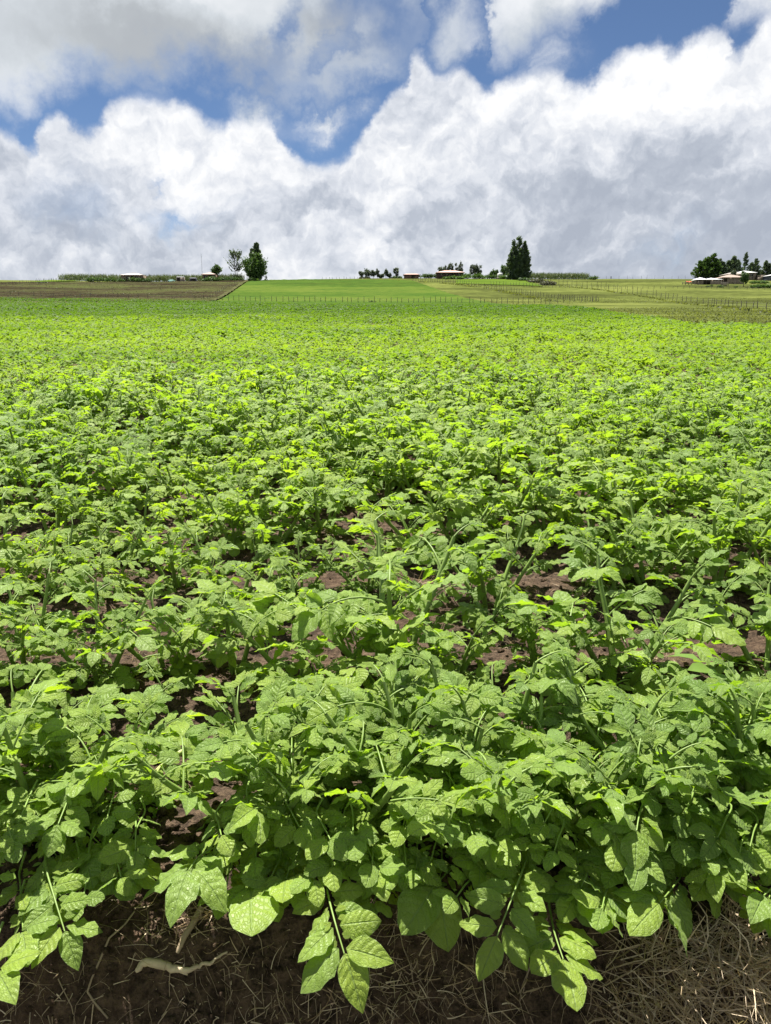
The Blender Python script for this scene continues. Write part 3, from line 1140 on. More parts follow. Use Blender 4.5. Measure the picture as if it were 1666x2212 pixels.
# long leaves that hang over the bank, each on the nearest plant of the front row
def hero(pts_px, Tpx, pairs, variants, side=0.8, normal=(0.05, -0.62, 0.78), seed=0, inter=True, t0=0.3, spread=62):
    rng = random.Random(seed)
    W3 = [pt(*p) for p in pts_px]
    end = W3[-1]
    owner = min(front_objs, key=lambda o: (Vector((o.location.x, o.location.y, 0)) - Vector((W3[0].x, W3[0].y + 0.1, 0))).length)
    to_plant = Vector(owner.location) + Vector((0, 0, 0.16)) - W3[0]
    base = W3[0] + to_plant * min(1.0, 0.03 / to_plant.length) + Vector((0, 0.01, 0.0))
    path = [base] + W3
    # smooth the path
    fine = []
    n = len(path)
    for i in range(n - 1):
        p0, p1, p2, p3 = path[max(0, i - 1)], path[i], path[i + 1], path[min(n - 1, i + 2)]
        for q in range(4):
            t = q / 4
            fine.append(0.5 * ((2 * p1) + (p2 - p0) * t + (2 * p0 - 5 * p1 + 4 * p2 - p3) * t * t + (3 * p1 - p0 - 3 * p2 + p3) * t ** 3))
    fine.append(path[-1])
    dep = end.y * math.cos(R(PITCH)) - (end.z - CAM_Z) * math.sin(R(PITCH))
    T = Tpx * 1.12 * dep / FOCAL
    tot = sum((fine[i + 1] - fine[i]).length for i in range(len(fine) - 1))
    vis = sum((W3[i + 1] - W3[i]).length for i in range(len(W3) - 1))
    big, small = compound([p for p in fine], T, pairs, rng, variants, min(1.0, side * 1.12), spread, 0.3, inter, normal, t0=1 - vis / tot * 1.05, shrink=0.09)
    Mi = (Matrix.Translation(owner.location) @ owner.rotation_euler.to_matrix().to_4x4() @ Matrix.Diagonal((*owner.scale, 1))).inverted()
    o = fine[0]
    loc = [p - o for p in fine]
    me = leaf_stalk_mesh(loc, [(v, Matrix.Translation(-o) @ m) for v, m in small], 0.0019)
    lo = link('leaf', me, owner, Mi @ Matrix.Translation(o))
    for var, m in big:
        link('leaflet', LEAFLET_ME[var], lo, Matrix.Translation(-o) @ m)


hero([(98, 1868, 1.20), (118, 1940, 1.13), (140, 2012, 1.08)], 80, 4, [0, 7, 3], 0.86, (0.1, -0.55, 0.8), 1)
hero([(706, 1915, 1.17), (722, 1985, 1.10), (744, 2060, 1.05)], 98, 4, [0, 4, 3, 7], 0.92, (0.0, -0.62, 0.75), 2)
hero([(1140, 1845, 1.22), (1110, 1930, 1.13), (1074, 2022, 1.07)], 88, 5, [0, 7, 4, 3], 0.9, (-0.15, -0.55, 0.8), 3)
hero([(1190, 1975, 1.15), (1199, 2018, 1.10), (1217, 2072, 1.05)], 104, 3, [4, 0, 3], 0.85, (0.1, -0.65, 0.72), 4)
hero([(1470, 1890, 1.22), (1455, 1915, 1.18), (1424, 1952, 1.13)], 92, 3, [0, 7, 3], 0.95, (0.05, -0.55, 0.8), 5)
hero([(455, 1832, 1.22), (430, 1850, 1.19), (408, 1880, 1.15)], 100, 2, [1, 5, 0], 0.95, (-0.2, -0.6, 0.75), 6)
hero([(1700, 1900, 1.20), (1672, 1915, 1.17), (1650, 1935, 1.13)], 88, 2, [0, 7, 2], 0.9, (-0.1, -0.5, 0.85), 7)
hero([(42, 1945, 1.15), (48, 1980, 1.12), (50, 2012, 1.08)], 86, 1, [6, 4], 0.8, (0.0, -0.65, 0.75), 8)
hero([(548, 1862, 1.24), (545, 1895, 1.20), (542, 1915, 1.17)], 118, 1, [6, 6], 0.55, (0.1, -0.72, 0.66), 9)
hero([(985, 1860, 1.26), (965, 1885, 1.22), (940, 1912, 1.19)], 112, 1, [6, 4], 0.9, (0.0, -0.7, 0.7), 10)
hero([(1262, 1880, 1.24), (1275, 1905, 1.20), (1285, 1925, 1.17)], 104, 1, [6, 4], 0.8, (0.0, -0.75, 0.66), 11)
hero([(-10, 2040, 1.08), (-8, 2070, 1.04), (-5, 2100, 1.00)], 96, 1, [4, 0], 0.8, (0.1, -0.6, 0.78), 12)
hero([(818, 1820, 1.27), (825, 1840, 1.24), (834, 1868, 1.20)], 66, 2, [4, 0], 0.9, (0.0, -0.6, 0.78), 13)
hero([(735, 1800, 1.28), (732, 1830, 1.24), (728, 1858, 1.21)], 64, 2, [4, 0, 3], 0.9, (0.0, -0.6, 0.78), 14)
hero([(195, 1820, 1.27), (192, 1838, 1.24), (190, 1855, 1.22)], 66, 1, [4, 0], 0.9, (0.0, -0.6, 0.78), 15)
hero([(300, 1840, 1.26), (290, 1865, 1.23), (282, 1885, 1.20)], 62, 2, [4, 6], 0.9, (0.1, -0.6, 0.78), 16)
hero([(640, 1850, 1.24), (625, 1880, 1.21), (618, 1900, 1.18)], 74, 1, [6, 4], 0.9, (0.0, -0.6, 0.75), 17)
hero([(1370, 1820, 1.27), (1352, 1845, 1.24), (1335, 1868, 1.21)], 72, 2, [0, 3, 7], 0.9, (0.0, -0.6, 0.78), 18)
hero([(1560, 1850, 1.26), (1545, 1870, 1.23), (1530, 1890, 1.20)], 76, 2, [0, 3, 7], 0.9, (0.0, -0.6, 0.78), 19)

hx = random.Random(77)
for i in range(78):
    px = -40 + 1740 * (i + hx.random()) / 78
    py = hx.uniform(1690, 1905)
    if 330 < px < 450 and py > 1720:
        continue
    yd = 1.34 - 0.00055 * (py - 1690) + hx.uniform(-0.03, 0.03)
    side_ = hx.uniform(-34, 34)
    L_ = hx.uniform(44, 74)
    hero([(px, py, yd), (px + side_ * 0.45, py + L_ * 0.45, yd - 0.045), (px + side_, py + L_, yd - 0.085)], hx.uniform(44, 64), hx.choice([2, 3, 3]), [4, 3, 0, 7, 6, 4], 0.9,
         (hx.uniform(-0.3, 0.3), hx.uniform(-0.7, -0.35), 0.8), 200 + i)

# ------------------------------------------------------------------ the rest of the crop, joined
tpl = {}
V, F, uv = leaflet_geo(3, 2, 0.33, 0.28, 0.3, 0.1, 0.1, 0.42, 5)
tpl[0] = (V, F)
V, F, uv = leaflet_geo(2, 2, 0.34, 0.25, 0.3, 0.0, 0.0, 0.5, 6)
tpl[1] = (V, F)
tpl[2] = (np.array([(0, 0, 0), (0.42, 0.5, 0.06), (0, 1, -0.16), (-0.42, 0.5, 0.06)]), np.array([(0, 1, 2, 3)]))


def scatter(P_xy, S, lod, n_leaf, grow, rng):
    """vertices, faces and tints of the joined plants"""
    Vt, Ft = tpl[lod]
    outV, outT = [], []
    which = rng.integers(0, len(PLANTS), len(P_xy))
    z = ground_z(P_xy[:, 0], P_xy[:, 1])
    for k, P in enumerate(PLANTS):
        sel = np.nonzero(which == k)[0]
        if not len(sel):
            continue
        lf = P.lf
        if n_leaf < len(lf):
            # keep the leaflets that show: the higher ones first
            w = lf[:, 2, 3] + rng.normal(0, 0.05, len(lf))
            ids = np.argsort(-w)[:int(n_leaf * 1.35)]
            ids = rng.permutation(ids)[:n_leaf]
            lf = lf[ids]
        a = rng.uniform(0, 2 * np.pi, len(sel))
        s = S[sel] * 1.2
        A = np.zeros((len(sel), 4, 4))
        A[:, 0, 0] = np.cos(a) * s
        A[:, 0, 1] = -np.sin(a) * s
        A[:, 1, 0] = np.sin(a) * s
        A[:, 1, 1] = np.cos(a) * s
        A[:, 2, 2] = s
        A[:, 3, 3] = 1
        A[:, 0, 3], A[:, 1, 3], A[:, 2, 3] = P_xy[sel, 0], P_xy[sel, 1], z[sel]
        M = np.einsum('nij,mjk->nmik', A, lf).reshape(-1, 4, 4)
        v = np.einsum('nij,vj->nvi', M[:, :3, :3], Vt * grow) + M[:, None, :3, 3]
        outV.append(v.reshape(-1, 3))
        outT.append(np.repeat(rng.uniform(0, 1, len(M)), len(Vt)))
    V = np.concatenate(outV)
    nT = len(V) // len(Vt)
    F = (Ft[None] + (np.arange(nT) * len(Vt))[:, None, None]).reshape(-1, 4)
    return V, F, np.concatenate(outT)


def row_positions(y0, y1, sp, rng, rowsp=ROWS):
    out = []
    y = ROW0 + ROWS * math.ceil((y0 - ROW0) / ROWS)
    while y < y1:
        half = 0.53 * y + 1.5
        n = int(2 * half / sp)
        x = np.linspace(-half, half, n) + rng.normal(0, sp * 0.3, n)
        yy = y + TILT * x + rng.normal(0, 0.09 if rowsp < 1 else 0.3, n)
        out.append(np.stack([x, yy], -1))
        y += rowsp
    P = np.concatenate(out)
    # weaker, thinner growth in places
    dens = fbm(P[:, 0] / 6.0, P[:, 1] / 1.5, 3, 61)
    keepm = (P[:, 1] < field_far(P[:, 0], P[:, 1]) + 0.8) & (dens > -0.50)
    P = P[keepm]
    s = 0.98 + 0.22 * fbm(P[:, 0] / 3.0, P[:, 1] / 1.4, 3, 71) + rng.uniform(-0.12, 0.12, len(P))
    ok = np.array([thin(a, b, c) for (a, b), c in zip(P, s)]) if y1 < 30 else s
    m = ok > 0.4
    return P[m], ok[m]


grng = np.random.default_rng(99)
parts = []
rn = np.array([(p[0], p[1]) for p in rest_near])
parts.append(scatter(rn, np.array([p[3] for p in rest_near]), 0, 90, 1.25, grng))
y_end = ROW0 + ROWS * (NROW - 1) + 0.3
P1, S1 = row_positions(y_end, 17, 0.235, grng)
parts.append(scatter(P1, S1, 1, 95, 1.32, grng))
P2, S2 = row_positions(17, 30, 0.28, grng)
parts.append(scatter(P2, S2, 2, 72, 1.6, grng))
P3, S3 = row_positions(30, 62, 0.36, grng)
parts.append(scatter(P3, S3, 2, 46, 2.1, grng))
P4, S4 = row_positions(62, 185, 0.62, grng, 1.4)
parts.append(scatter(P4, S4 * 1.05, 2, 22, 3.6, grng))
oV, oF, oT, n0 = [], [], [], 0
for v, f, t in parts:
    oV.append(v)
    oF.append(f + n0)
    oT.append(t)
    n0 += len(v)
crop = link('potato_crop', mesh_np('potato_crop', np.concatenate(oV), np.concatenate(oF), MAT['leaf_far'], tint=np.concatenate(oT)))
kind(crop, 'stuff', 'dense green potato crop covering the field behind the nearer plants', 'potato crop')
print('crop tris', 2 * sum(len(f) for f in oF))


# ------------------------------------------------------------------ bank: roots, straw, clods
def blades(P, Dr, L, w, bend, rng):
    """thin bent ribbons: 4 points long, 2 wide"""
    n = len(P)
    t = np.linspace(0, 1, 5)
    Dr = Dr / np.linalg.norm(Dr, axis=1)[:, None]
    side = np.cross(Dr, rng.normal(0, 1, (n, 3)))
    side /= np.linalg.norm(side, axis=1)[:, None]
    bn = np.cross(Dr, side)
    V = np.zeros((n, 5, 2, 3))
    kx = rng.normal(0, 1, (n, 1))
    for i, tt in enumerate(t):
        c = P + Dr * (L * tt)[:, None] + bn * (bend * L * tt * tt)[:, None] + side * (kx[:, 0] * 0.25 * bend * L * math.sin(tt * 3))[:, None]
        ww = w * (1 - 0.75 * tt)
        V[:, i, 0] = c - np.cross(bn, Dr) * ww[:, None] * 0.5
        V[:, i, 1] = c + np.cross(bn, Dr) * ww[:, None] * 0.5
    V = V.reshape(-1, 3)
    f = np.array([(2 * i, 2 * i + 1, 2 * i + 3, 2 * i + 2) for i in range(4)])
    F = (f[None] + (np.arange(n) * 10)[:, None, None]).reshape(-1, 4)
    return V, F


brng = np.random.default_rng(17)


def straw(name, label, centres, per, L, spread, lift=0.5, w=0.0022, down=0.35):
    Ps, Ds = [], []
    for cx, cyy, rad in centres:
        n = int(per * (rad / 0.1) ** 2)
        a = brng.uniform(0, 2 * np.pi, n)
        r = rad * np.sqrt(brng.uniform(0, 1, n))
        x, y = cx + r * np.cos(a), cyy + r * np.sin(a) * 0.8
        z = ground_z(x, y) + brng.uniform(0.0, 0.02, n)
        Ps.append(np.stack([x, y, z], -1))
        d = brng.normal(0, 1, (n, 3))
        d[:, 2] = np.abs(d[:, 2]) * lift
        d[:, 1] -= down * 1.6
        d[:, 2] -= down * 0.5
        Ds.append(d)
    P, Dr = np.concatenate(Ps), np.concatenate(Ds)
    n = len(P)
    V, F = blades(P, Dr, brng.uniform(0.5, 1.4, n) * L, brng.uniform(0.5, 1.5, n) * w, brng.normal(0, 0.45, n), brng)
    o = link(name, mesh_np(name, V, F, MAT['straw'], tint=np.repeat(brng.uniform(0, 1, n), 10)))
    kind(o, 'stuff', label, 'dry grass')
    return o


def on_soil(px, py, lift=0.0):
    '''point of the tilled soil or bank seen at a picture position'''
    d = ray(px, py)
    t = np.arange(0.7, 6.0, 0.006)
    g = ground_z(d.x * t, d.y * t)
    k = np.nonzero(CAM_Z + d.z * t <= g)[0]
    i = k[0] if len(k) else len(t) - 1
    return Vector((float(d.x * t[i]), float(d.y * t[i]), float(g[i]) + lift))


for lab, spots, per, L, w_, dn in [
        ('matted pale dry grass hanging on the soil bank at the right', [(x, y, 0.05) for x in range(1345, 1780, 38) for y in range(1985, 2290, 40) if y > 2085 - (x - 1330) * 0.35], 100, 0.085, 0.0026, 0.30),
        ('heap of dry grass at the foot of the bank below the centre', [(700, 2205, 0.045), (770, 2195, 0.05), (830, 2185, 0.05), (880, 2200, 0.04), (640, 2215, 0.04), (820, 2060, 0.035), (860, 2030, 0.035), (560, 2180, 0.04), (930, 2150, 0.04), (990, 2190, 0.05), (1060, 2180, 0.045), (1130, 2170, 0.04), (900, 2085, 0.03)], 150, 0.055, 0.0022, 0.2),
        ('wispy dry grass around the bleached root on the bank', [(395, 1975, 0.035), (430, 1990, 0.04), (410, 2020, 0.035), (460, 2010, 0.03), (380, 2040, 0.03), (300, 1960, 0.03), (440, 1950, 0.03), (480, 2060, 0.035), (350, 2010, 0.035), (520, 2100, 0.03)], 150, 0.05, 0.0015, 0.25),
        ('wispy dry grass on the bank at the left edge', [(30, 2140, 0.04), (90, 2110, 0.04), (150, 2080, 0.035), (200, 2060, 0.03), (60, 2180, 0.04), (215, 1990, 0.03), (250, 2110, 0.03)], 95, 0.055, 0.0014, 0.3)]:
    cen = []
    for px, py, rad in spots:
        g = on_soil(px + brng.uniform(-12, 12), py + brng.uniform(-12, 12))
        cen.append((g.x, g.y, rad))
    straw('dry_grass', lab, cen, per, L, 0.1, 0.8, w_, dn)
cen = []
for px, py, rad in [(300, 1385, 0.07), (325, 1440, 0.05), (290, 1500, 0.05), (920, 1272, 0.08), (1090, 1385, 0.05), (780, 1150, 0.09), (1440, 1440, 0.07),
                    (1250, 1300, 0.07), (700, 1165, 0.09), (1150, 1300, 0.06)]:
    g = at(px, py)
    cen.append((g.x, g.y, rad))
straw('dry_grass', 'dry grass clumps lying on bare soil between the potato plants', cen, 90, 0.07, 0.12, 0.35, 0.0016, 0.0)

# fine roots that stick out of the bank
mb = MB()
rr = random.Random(31)
for i in range(800):
    x = rr.uniform(-0.78, 0.80) if i % 3 else rr.choice([-0.62, -0.42, -0.33, -0.02, 0.06, 0.16, 0.42]) + rr.gauss(0, 0.035)
    y = float(bank_edge(np.array([x]))[0]) - rr.uniform(0.005, 0.26)
    L = rr.uniform(0.03, 0.15)
    n = 6
    a = rr.uniform(-2.6, -0.5)
    px_, py_ = x, y
    xy = []
    for j in range(n):
        xy.append((px_, py_))
        a += rr.gauss(0, 0.45)
        px_ += math.cos(a) * L / n
        py_ += math.sin(a) * L / n * 0.6
    xy = np.array(xy)
    zz = ground_z(xy[:, 0], xy[:, 1])
    pts = [(xy[j, 0], xy[j, 1], zz[j] + 0.002 + 0.010 * math.sin(j * 1.1 + i) * rr.random()) for j in range(n)]
    r0 = rr.choice([0.0004, 0.0005, 0.0006, 0.0008, 0.0013])
    mb.tube(pts, [r0 * (1 - 0.6 * j / (n - 1)) for j in range(n)], 3)
o = link('root_fibres', mb.mesh('root_fibres', MAT['root'], True))
kind(o, 'stuff', 'tangle of thin pale roots poking from the soil bank', 'roots')


# chaff: short bits of straw on the bank
n = 2600
x = brng.uniform(-0.85, 0.9, n)
y = bank_edge(x) - brng.uniform(-0.05, 0.34, n)
keep_c = fbm(x * 6, y * 6, 2, 87) > -0.15
x, y = x[keep_c], y[keep_c]
n = len(x)
d = brng.normal(0, 1, (n, 3))
d[:, 2] *= 0.3
V, F = blades(np.stack([x, y, ground_z(x, y) + 0.002], -1), d, brng.uniform(0.004, 0.022, n), brng.uniform(0.0006, 0.0022, n), brng.normal(0, 0.3, n), brng)
o = link('chaff', mesh_np('chaff', V, F, MAT['straw'], tint=np.repeat(brng.uniform(0, 1, n), 10)))
kind(o, 'stuff', 'short bits of pale chaff scattered over the dark soil bank', 'chaff')


# loose clods on the bank and between the rows
def clod_geo(rng):
    t = (1 + 5 ** .5) / 2
    V = np.array([(-1, t, 0), (1, t, 0), (-1, -t, 0), (1, -t, 0), (0, -1, t), (0, 1, t), (0, -1, -t), (0, 1, -t), (t, 0, -1), (t, 0, 1), (-t, 0, -1), (-t, 0, 1)], float)
    V /= np.linalg.norm(V[0])
    V *= rng.uniform(0.65, 1.2, (12, 1))
    V *= rng.uniform(0.7, 1.1, 3)
    return V


CF = np.array([(0, 11, 5), (0, 5, 1), (0, 1, 7), (0, 7, 10), (0, 10, 11), (1, 5, 9), (5, 11, 4), (11, 10, 2), (10, 7, 6), (7, 1, 8), (3, 9, 4), (3, 4, 2), (3, 2, 6), (3, 6, 8), (3, 8, 9), (4, 9, 5), (2, 4, 11), (6, 2, 10), (8, 6, 7), (9, 8, 1)])
cV, cF, nn = [], [], 0
NB, NF = 3000, 3000
cy_ = np.concatenate([brng.uniform(0.85, 1.32, NB), 1.3 + 4.2 * brng.uniform(0, 1, NF) ** 1.3])
cx_ = np.concatenate([brng.uniform(-0.85, 0.9, NB), brng.uniform(-1, 1, NF) * (0.52 * cy_[NB:] + 0.2)])
cr_ = np.concatenate([brng.choice([0.002, 0.003, 0.004, 0.006, 0.010], NB), brng.choice([0.003, 0.004, 0.006, 0.008, 0.011, 0.016], NF)])
cz_ = ground_z(cx_, cy_)
for x, y, z, r in zip(cx_, cy_, cz_, cr_):
    cV.append(clod_geo(brng) * r + (x, y, z + r * 0.15))
    cF.append(CF + nn)
    nn += 12
o = link('soil_clods', mesh_np('soil_clods', np.concatenate(cV), np.concatenate(cF), MAT['soil'], smooth=True))
kind(o, 'stuff', 'crumbly dark soil clods on the bank and between rows', 'soil clods')

# bleached piece of root on the bank
p = [on_soil(*q, 0.007) for q in [(298, 2108), (318, 2098), (345, 2094), (372, 2106), (398, 2112), (430, 2100), (460, 2086), (492, 2066)]]
base = p[3].copy()
mbr = MB()
fine_p, fine_r = [], []
rads = [0.0042, 0.0070, 0.0078, 0.0070, 0.0060, 0.0040, 0.0030, 0.0014]
for i in range(len(p) - 1):
    for q in range(4):
        f = q / 4
        jit = Vector((brng.normal(0, 0.0014), brng.normal(0, 0.0014), brng.normal(0, 0.0012)))
        fine_p.append(tuple(p[i].lerp(p[i + 1], f) - base + jit))
        fine_r.append((rads[i] * (1 - f) + rads[i + 1] * f) * brng.uniform(0.82, 1.15))
fine_p.append(tuple(p[-1] - base))
fine_r.append(rads[-1])
mbr.tube(fine_p, fine_r, 9)
for i, (dx, dy, dz, r_) in [(3, (0.03, -0.006, -0.008, 0.003)), (4, (-0.002, 0.02, 0.02, 0.002))]:
    q = p[i] - base
    mbr.tube([tuple(q), tuple(q + Vector((dx * 0.5, dy * 0.5, dz * 0.3))), tuple(q + Vector((dx, dy, dz)))], [r_ * 1.3, r_, r_ * 0.4], 6)
V, F = np.concatenate(mbr.V), np.concatenate(mbr.F)
o = tag(link('dead_root', mesh_np('dead_root', V, F, MAT['deadwood'])), 'thick bleached crooked root lying on the dark soil bank', 'root')
o.location = base
# an upright withered stalk above it
p = [on_soil(*q, 0.010) for q in [(385, 2080), (400, 2040), (418, 2008), (436, 1975)]]
V, F = tube([tuple(q - p[0]) for q in p], [0.004, 0.006, 0.006, 0.007], 6)
o = tag(link('withered_stalk', mesh_np('withered_stalk', V, F, MAT['root'])), 'brown withered stalk on the bank above the bleached root', 'stalk')
o.location = p[0]
# long thin root running down the bank
p = [on_soil(*q, 0.005) for q in [(292, 1978), (270, 2010), (238, 2045), (222, 2085), (200, 2120), (190, 2150), (205, 2180), (235, 2215)]]
V, F = tube([tuple(q - p[0]) for q in p], [0.0016, 0.0018, 0.002, 0.0024, 0.002, 0.0022, 0.002, 0.002], 5)
o = tag(link('long_root', mesh_np('long_root', V, F, MAT['root'])), 'long thin root running down the dark soil bank', 'root')
o.location = p[0]
# pale fallen stalk among the second-row plants
a_, b_ = pt(325, 1685, 1.62), pt(452, 1602, 1.72)
V, F = tube([tuple(a_.lerp(b_, t) - a_ + Vector((0, 0, 0.02 * math.sin(3.1 * t)))) for t in np.linspace(0, 1, 7)], [0.009, 0.0085, 0.008, 0.008, 0.007, 0.006, 0.005], 7)
fs = thing('fallen_stalk', 'pale thick potato stalk leaning across the gap in the second row', 'stalk', a_)
link('stem', mesh_np('stem', V, F, plain_mat('pale_stalk', (0.36, 0.42, 0.14), 0.5, 0.2, 20)), fs)
for t, knd, i, azm in ((0.6, 'young', 1, 2.0), (0.95, 'mature', 2, 0.4), (0.8, 'young', 3, -1.2)):
    q = (b_ - a_) * t
    d = Vector((math.cos(azm), math.sin(azm), 0.3))
    lo = link('leaf', LEAVES[knd][i].stalk, fs, frame(q, d, (0, -0.3, 1), 0.9))
    for var, m2 in LEAVES[knd][i].big:
        link('leaflet', LEAFLET_ME[var], lo, m2)


# ------------------------------------------------------------------ trees, hedges
def leaf_quads(C, size, rng, flat=0.0, dirs=None):
    """diamond leaf clusters at centres C"""
    n = len(C)
    a = rng.normal(0, 1, (n, 3)) if dirs is None else dirs + rng.normal(0, 0.35, (n, 3))
    a /= np.linalg.norm(a, axis=1)[:, None]
    b = np.cross(a, rng.normal(0, 1, (n, 3)))
    b /= np.linalg.norm(b, axis=1)[:, None]
    s = (size * rng.uniform(0.6, 1.4, n))[:, None]
    V = np.stack([C - a * s, C + b * s * 0.45, C + a * s, C - b * s * 0.45], 1).reshape(-1, 3)
    F = np.arange(4 * n).reshape(n, 4)
    return V, F


def foliage_obj(name, C, size, mat, parent, rng, dirs=None, tint=None):
    V, F = leaf_quads(C, size, rng, dirs=dirs)
    n = len(C)
    t = rng.uniform(0, 1, n) if tint is None else tint
    return link(name, mesh_np(name, V, F, mat, tint=np.repeat(t, 4), smooth=False), parent)


def base_at(px, py=None, d=None):
    """ground point under a picture position"""
    if d is None:
        p = at(px, py)
        return Vector((p.x, p.y, Hs(p.x, p.y)))
    z = Hs(xat(px, d), d)
    x = xat(px, d, z)
    return Vector((x, d, Hs(x, d)))


def height_for(base, px_h):
    return px_h * (base.y * math.cos(R(PITCH)) - (base.z - CAM_Z) * math.sin(R(PITCH))) / FOCAL / math.cos(R(PITCH))


TREE_GROUPS = {}


def conifer(name, label, base, h, r, n, rng, leaders=((0, 0, 1.0),), low=0.04, mat='conifer', group=None, dens=1.0, upturn=0.35, sz=0.045, wide=False):
    o = thing(name, label, 'tree', base, 0, group)
    mb = MB()
    C, Dd, Tn = [], [], []
    for lx_, ly_, f in leaders:
        hh = h * f
        mb.tube([(lx_ * 0.3, ly_ * 0.3, -0.3), (lx_ * 0.6, ly_ * 0.6, hh * 0.25), (lx_, ly_, hh * 0.65), (lx_, ly_, hh * 0.98)], [h * 0.018, h * 0.014, h * 0.008, 0.02], 6)
        nb = int(n / len(leaders))
        ntw = 14
        nbr = max(10, nb // ntw)
        for i in range(nbr):
            t = low + (1 - low) * (i + rng.random()) / nbr
            rad = r * (1.0 if len(leaders) == 1 or wide else (0.72 if f >= 0.99 else 0.58)) * (f ** 0.5) * (1 - t) ** 0.72 * rng.uniform(0.45, 1.25) + 0.012 * h
            if t < 0.16:
                rad *= 0.65 + 2.2 * t
            az = rng.uniform(0, 2 * np.pi)
            z0 = t * hh
            mid = np.array([lx_, ly_, 0])
            dirh = np.array([math.cos(az), math.sin(az), 0])
            for q in range(ntw):
                s = rng.uniform(0.18, 1.0) ** 0.7
                pnt = mid + dirh * rad * s
                z = z0 + rad * (upturn * s * s - 0.12 * s) + rng.normal(0, 0.012 * h)
                C.append((pnt[0] + rng.normal(0, 0.035 * r), pnt[1] + rng.normal(0, 0.035 * r), z))
                Dd.append((dirh[0] * 0.9, dirh[1] * 0.9, 0.25 + 0.5 * s))
                Tn.append((i * 0.37 + rng.uniform(0, 0.3)) % 1.0)
    link('trunk', mb.mesh('trunk', MAT['bark'], True), o)
    foliage_obj('crown', np.array(C), h * sz, MAT[mat], o, rng, dirs=np.array(Dd), tint=np.array(Tn))
    return o


def broadleaf(name, label, base, h, r, n, rng, mat='broad', trunk_h=0.3, group=None, clumps=26, squash=None, lean=0.0, sz=None, bark='bark', flat_base=True):
    o = thing(name, label, 'tree', base, 0, group)
    mb = MB()
    mb.tube([(0, 0, -0.3), (lean * 0.3, 0, h * trunk_h), (lean, 0, h * 0.75)], [h * 0.024, h * 0.018, h * 0.006], 6)
    C, Tn = [], []
    ch = h * (1 - trunk_h)
    zc = h * trunk_h + ch * 0.5
    for k in range(clumps):
        v = rng.normal(0, 1, 3)
        v /= np.linalg.norm(v)
        q = rng.uniform(0.35, 0.95)
        c = np.array([v[0] * r * q + lean, v[1] * r * q, zc + v[2] * ch * 0.5 * q])
        rc = r * rng.uniform(0.22, 0.42)
        m = n // clumps
        pts = rng.normal(0, 0.5, (m, 3)) * rc
        pts[:, 2] *= min(1.4, ch / (2 * r))
        C.append(c + pts)
        Tn.append((rng.uniform(0, 1) * 0.6 + rng.uniform(0, 0.4, m)) % 1.0)
        if k % 4 == 0:
            mb.tube([(lean * 0.3, 0, h * trunk_h), tuple(c)], [h * 0.010, h * 0.003], 4)
    link('trunk', mb.mesh('trunk', MAT[bark], True), o)
    C = np.concatenate(C)
    C[:, 2] = np.maximum(C[:, 2], 0.02)
    foliage_obj('crown', C, sz or max(0.10, h * 0.035), MAT[mat], o, rng, tint=np.concatenate(Tn))
    return o


def bush(name, label, base, w, h, d, n, rng, mat='hedge', cat='bush', group=None, sz=0.2):
    o = thing(name, label, cat, base, 0, group)
    k = max(4, int(w / max(0.8, h) * 5))
    C, Tn, mb = [], [], MB()
    for i in range(k):
        cx = rng.uniform(-0.5, 0.5) * w * 0.92
        cy_ = rng.uniform(-0.5, 0.5) * d
        hh = h * rng.uniform(0.65, 1.0) * (1 - 0.35 * abs(cx / (w * 0.5)) ** 3)
        m = n // k
        p_ = rng.normal(0, 0.42, (m, 3))
        gz_ = Hs(base.x + cx, base.y + cy_) - base.z
        P_ = np.stack([cx + p_[:, 0] * max(hh, w / k) * 0.8, cy_ + p_[:, 1] * max(hh, d) * 0.5, gz_ + hh * (0.52 + 0.40 * p_[:, 2])], -1)
        P_[:, 2] = np.clip(P_[:, 2], gz_ + 0.02, gz_ + hh * 1.15)
        C.append(P_)
        Tn.append((rng.uniform(0, 0.6) + rng.uniform(0, 0.4, m)) % 1.0)
        mb.tube([(cx * 0.9, cy_, gz_ - 0.15), (cx, cy_, gz_ + hh * 0.6)], [0.05, 0.02], 5)
    link('stem', mb.mesh('stem', MAT['bark'], True), o)['kind'] = 'stuff'
    foliage_obj('foliage', np.concatenate(C), sz, MAT[mat], o, rng, tint=np.concatenate(Tn))
    return o


TR = np.random.default_rng(5)
# left crest
b = base_at(470, d=298)
broadleaf('round_tree', 'small round dark tree by the house on the left crest', b, height_for(b, 33), height_for(b, 11), 1500, TR, 'broad', 0.36, clumps=16, sz=0.35)


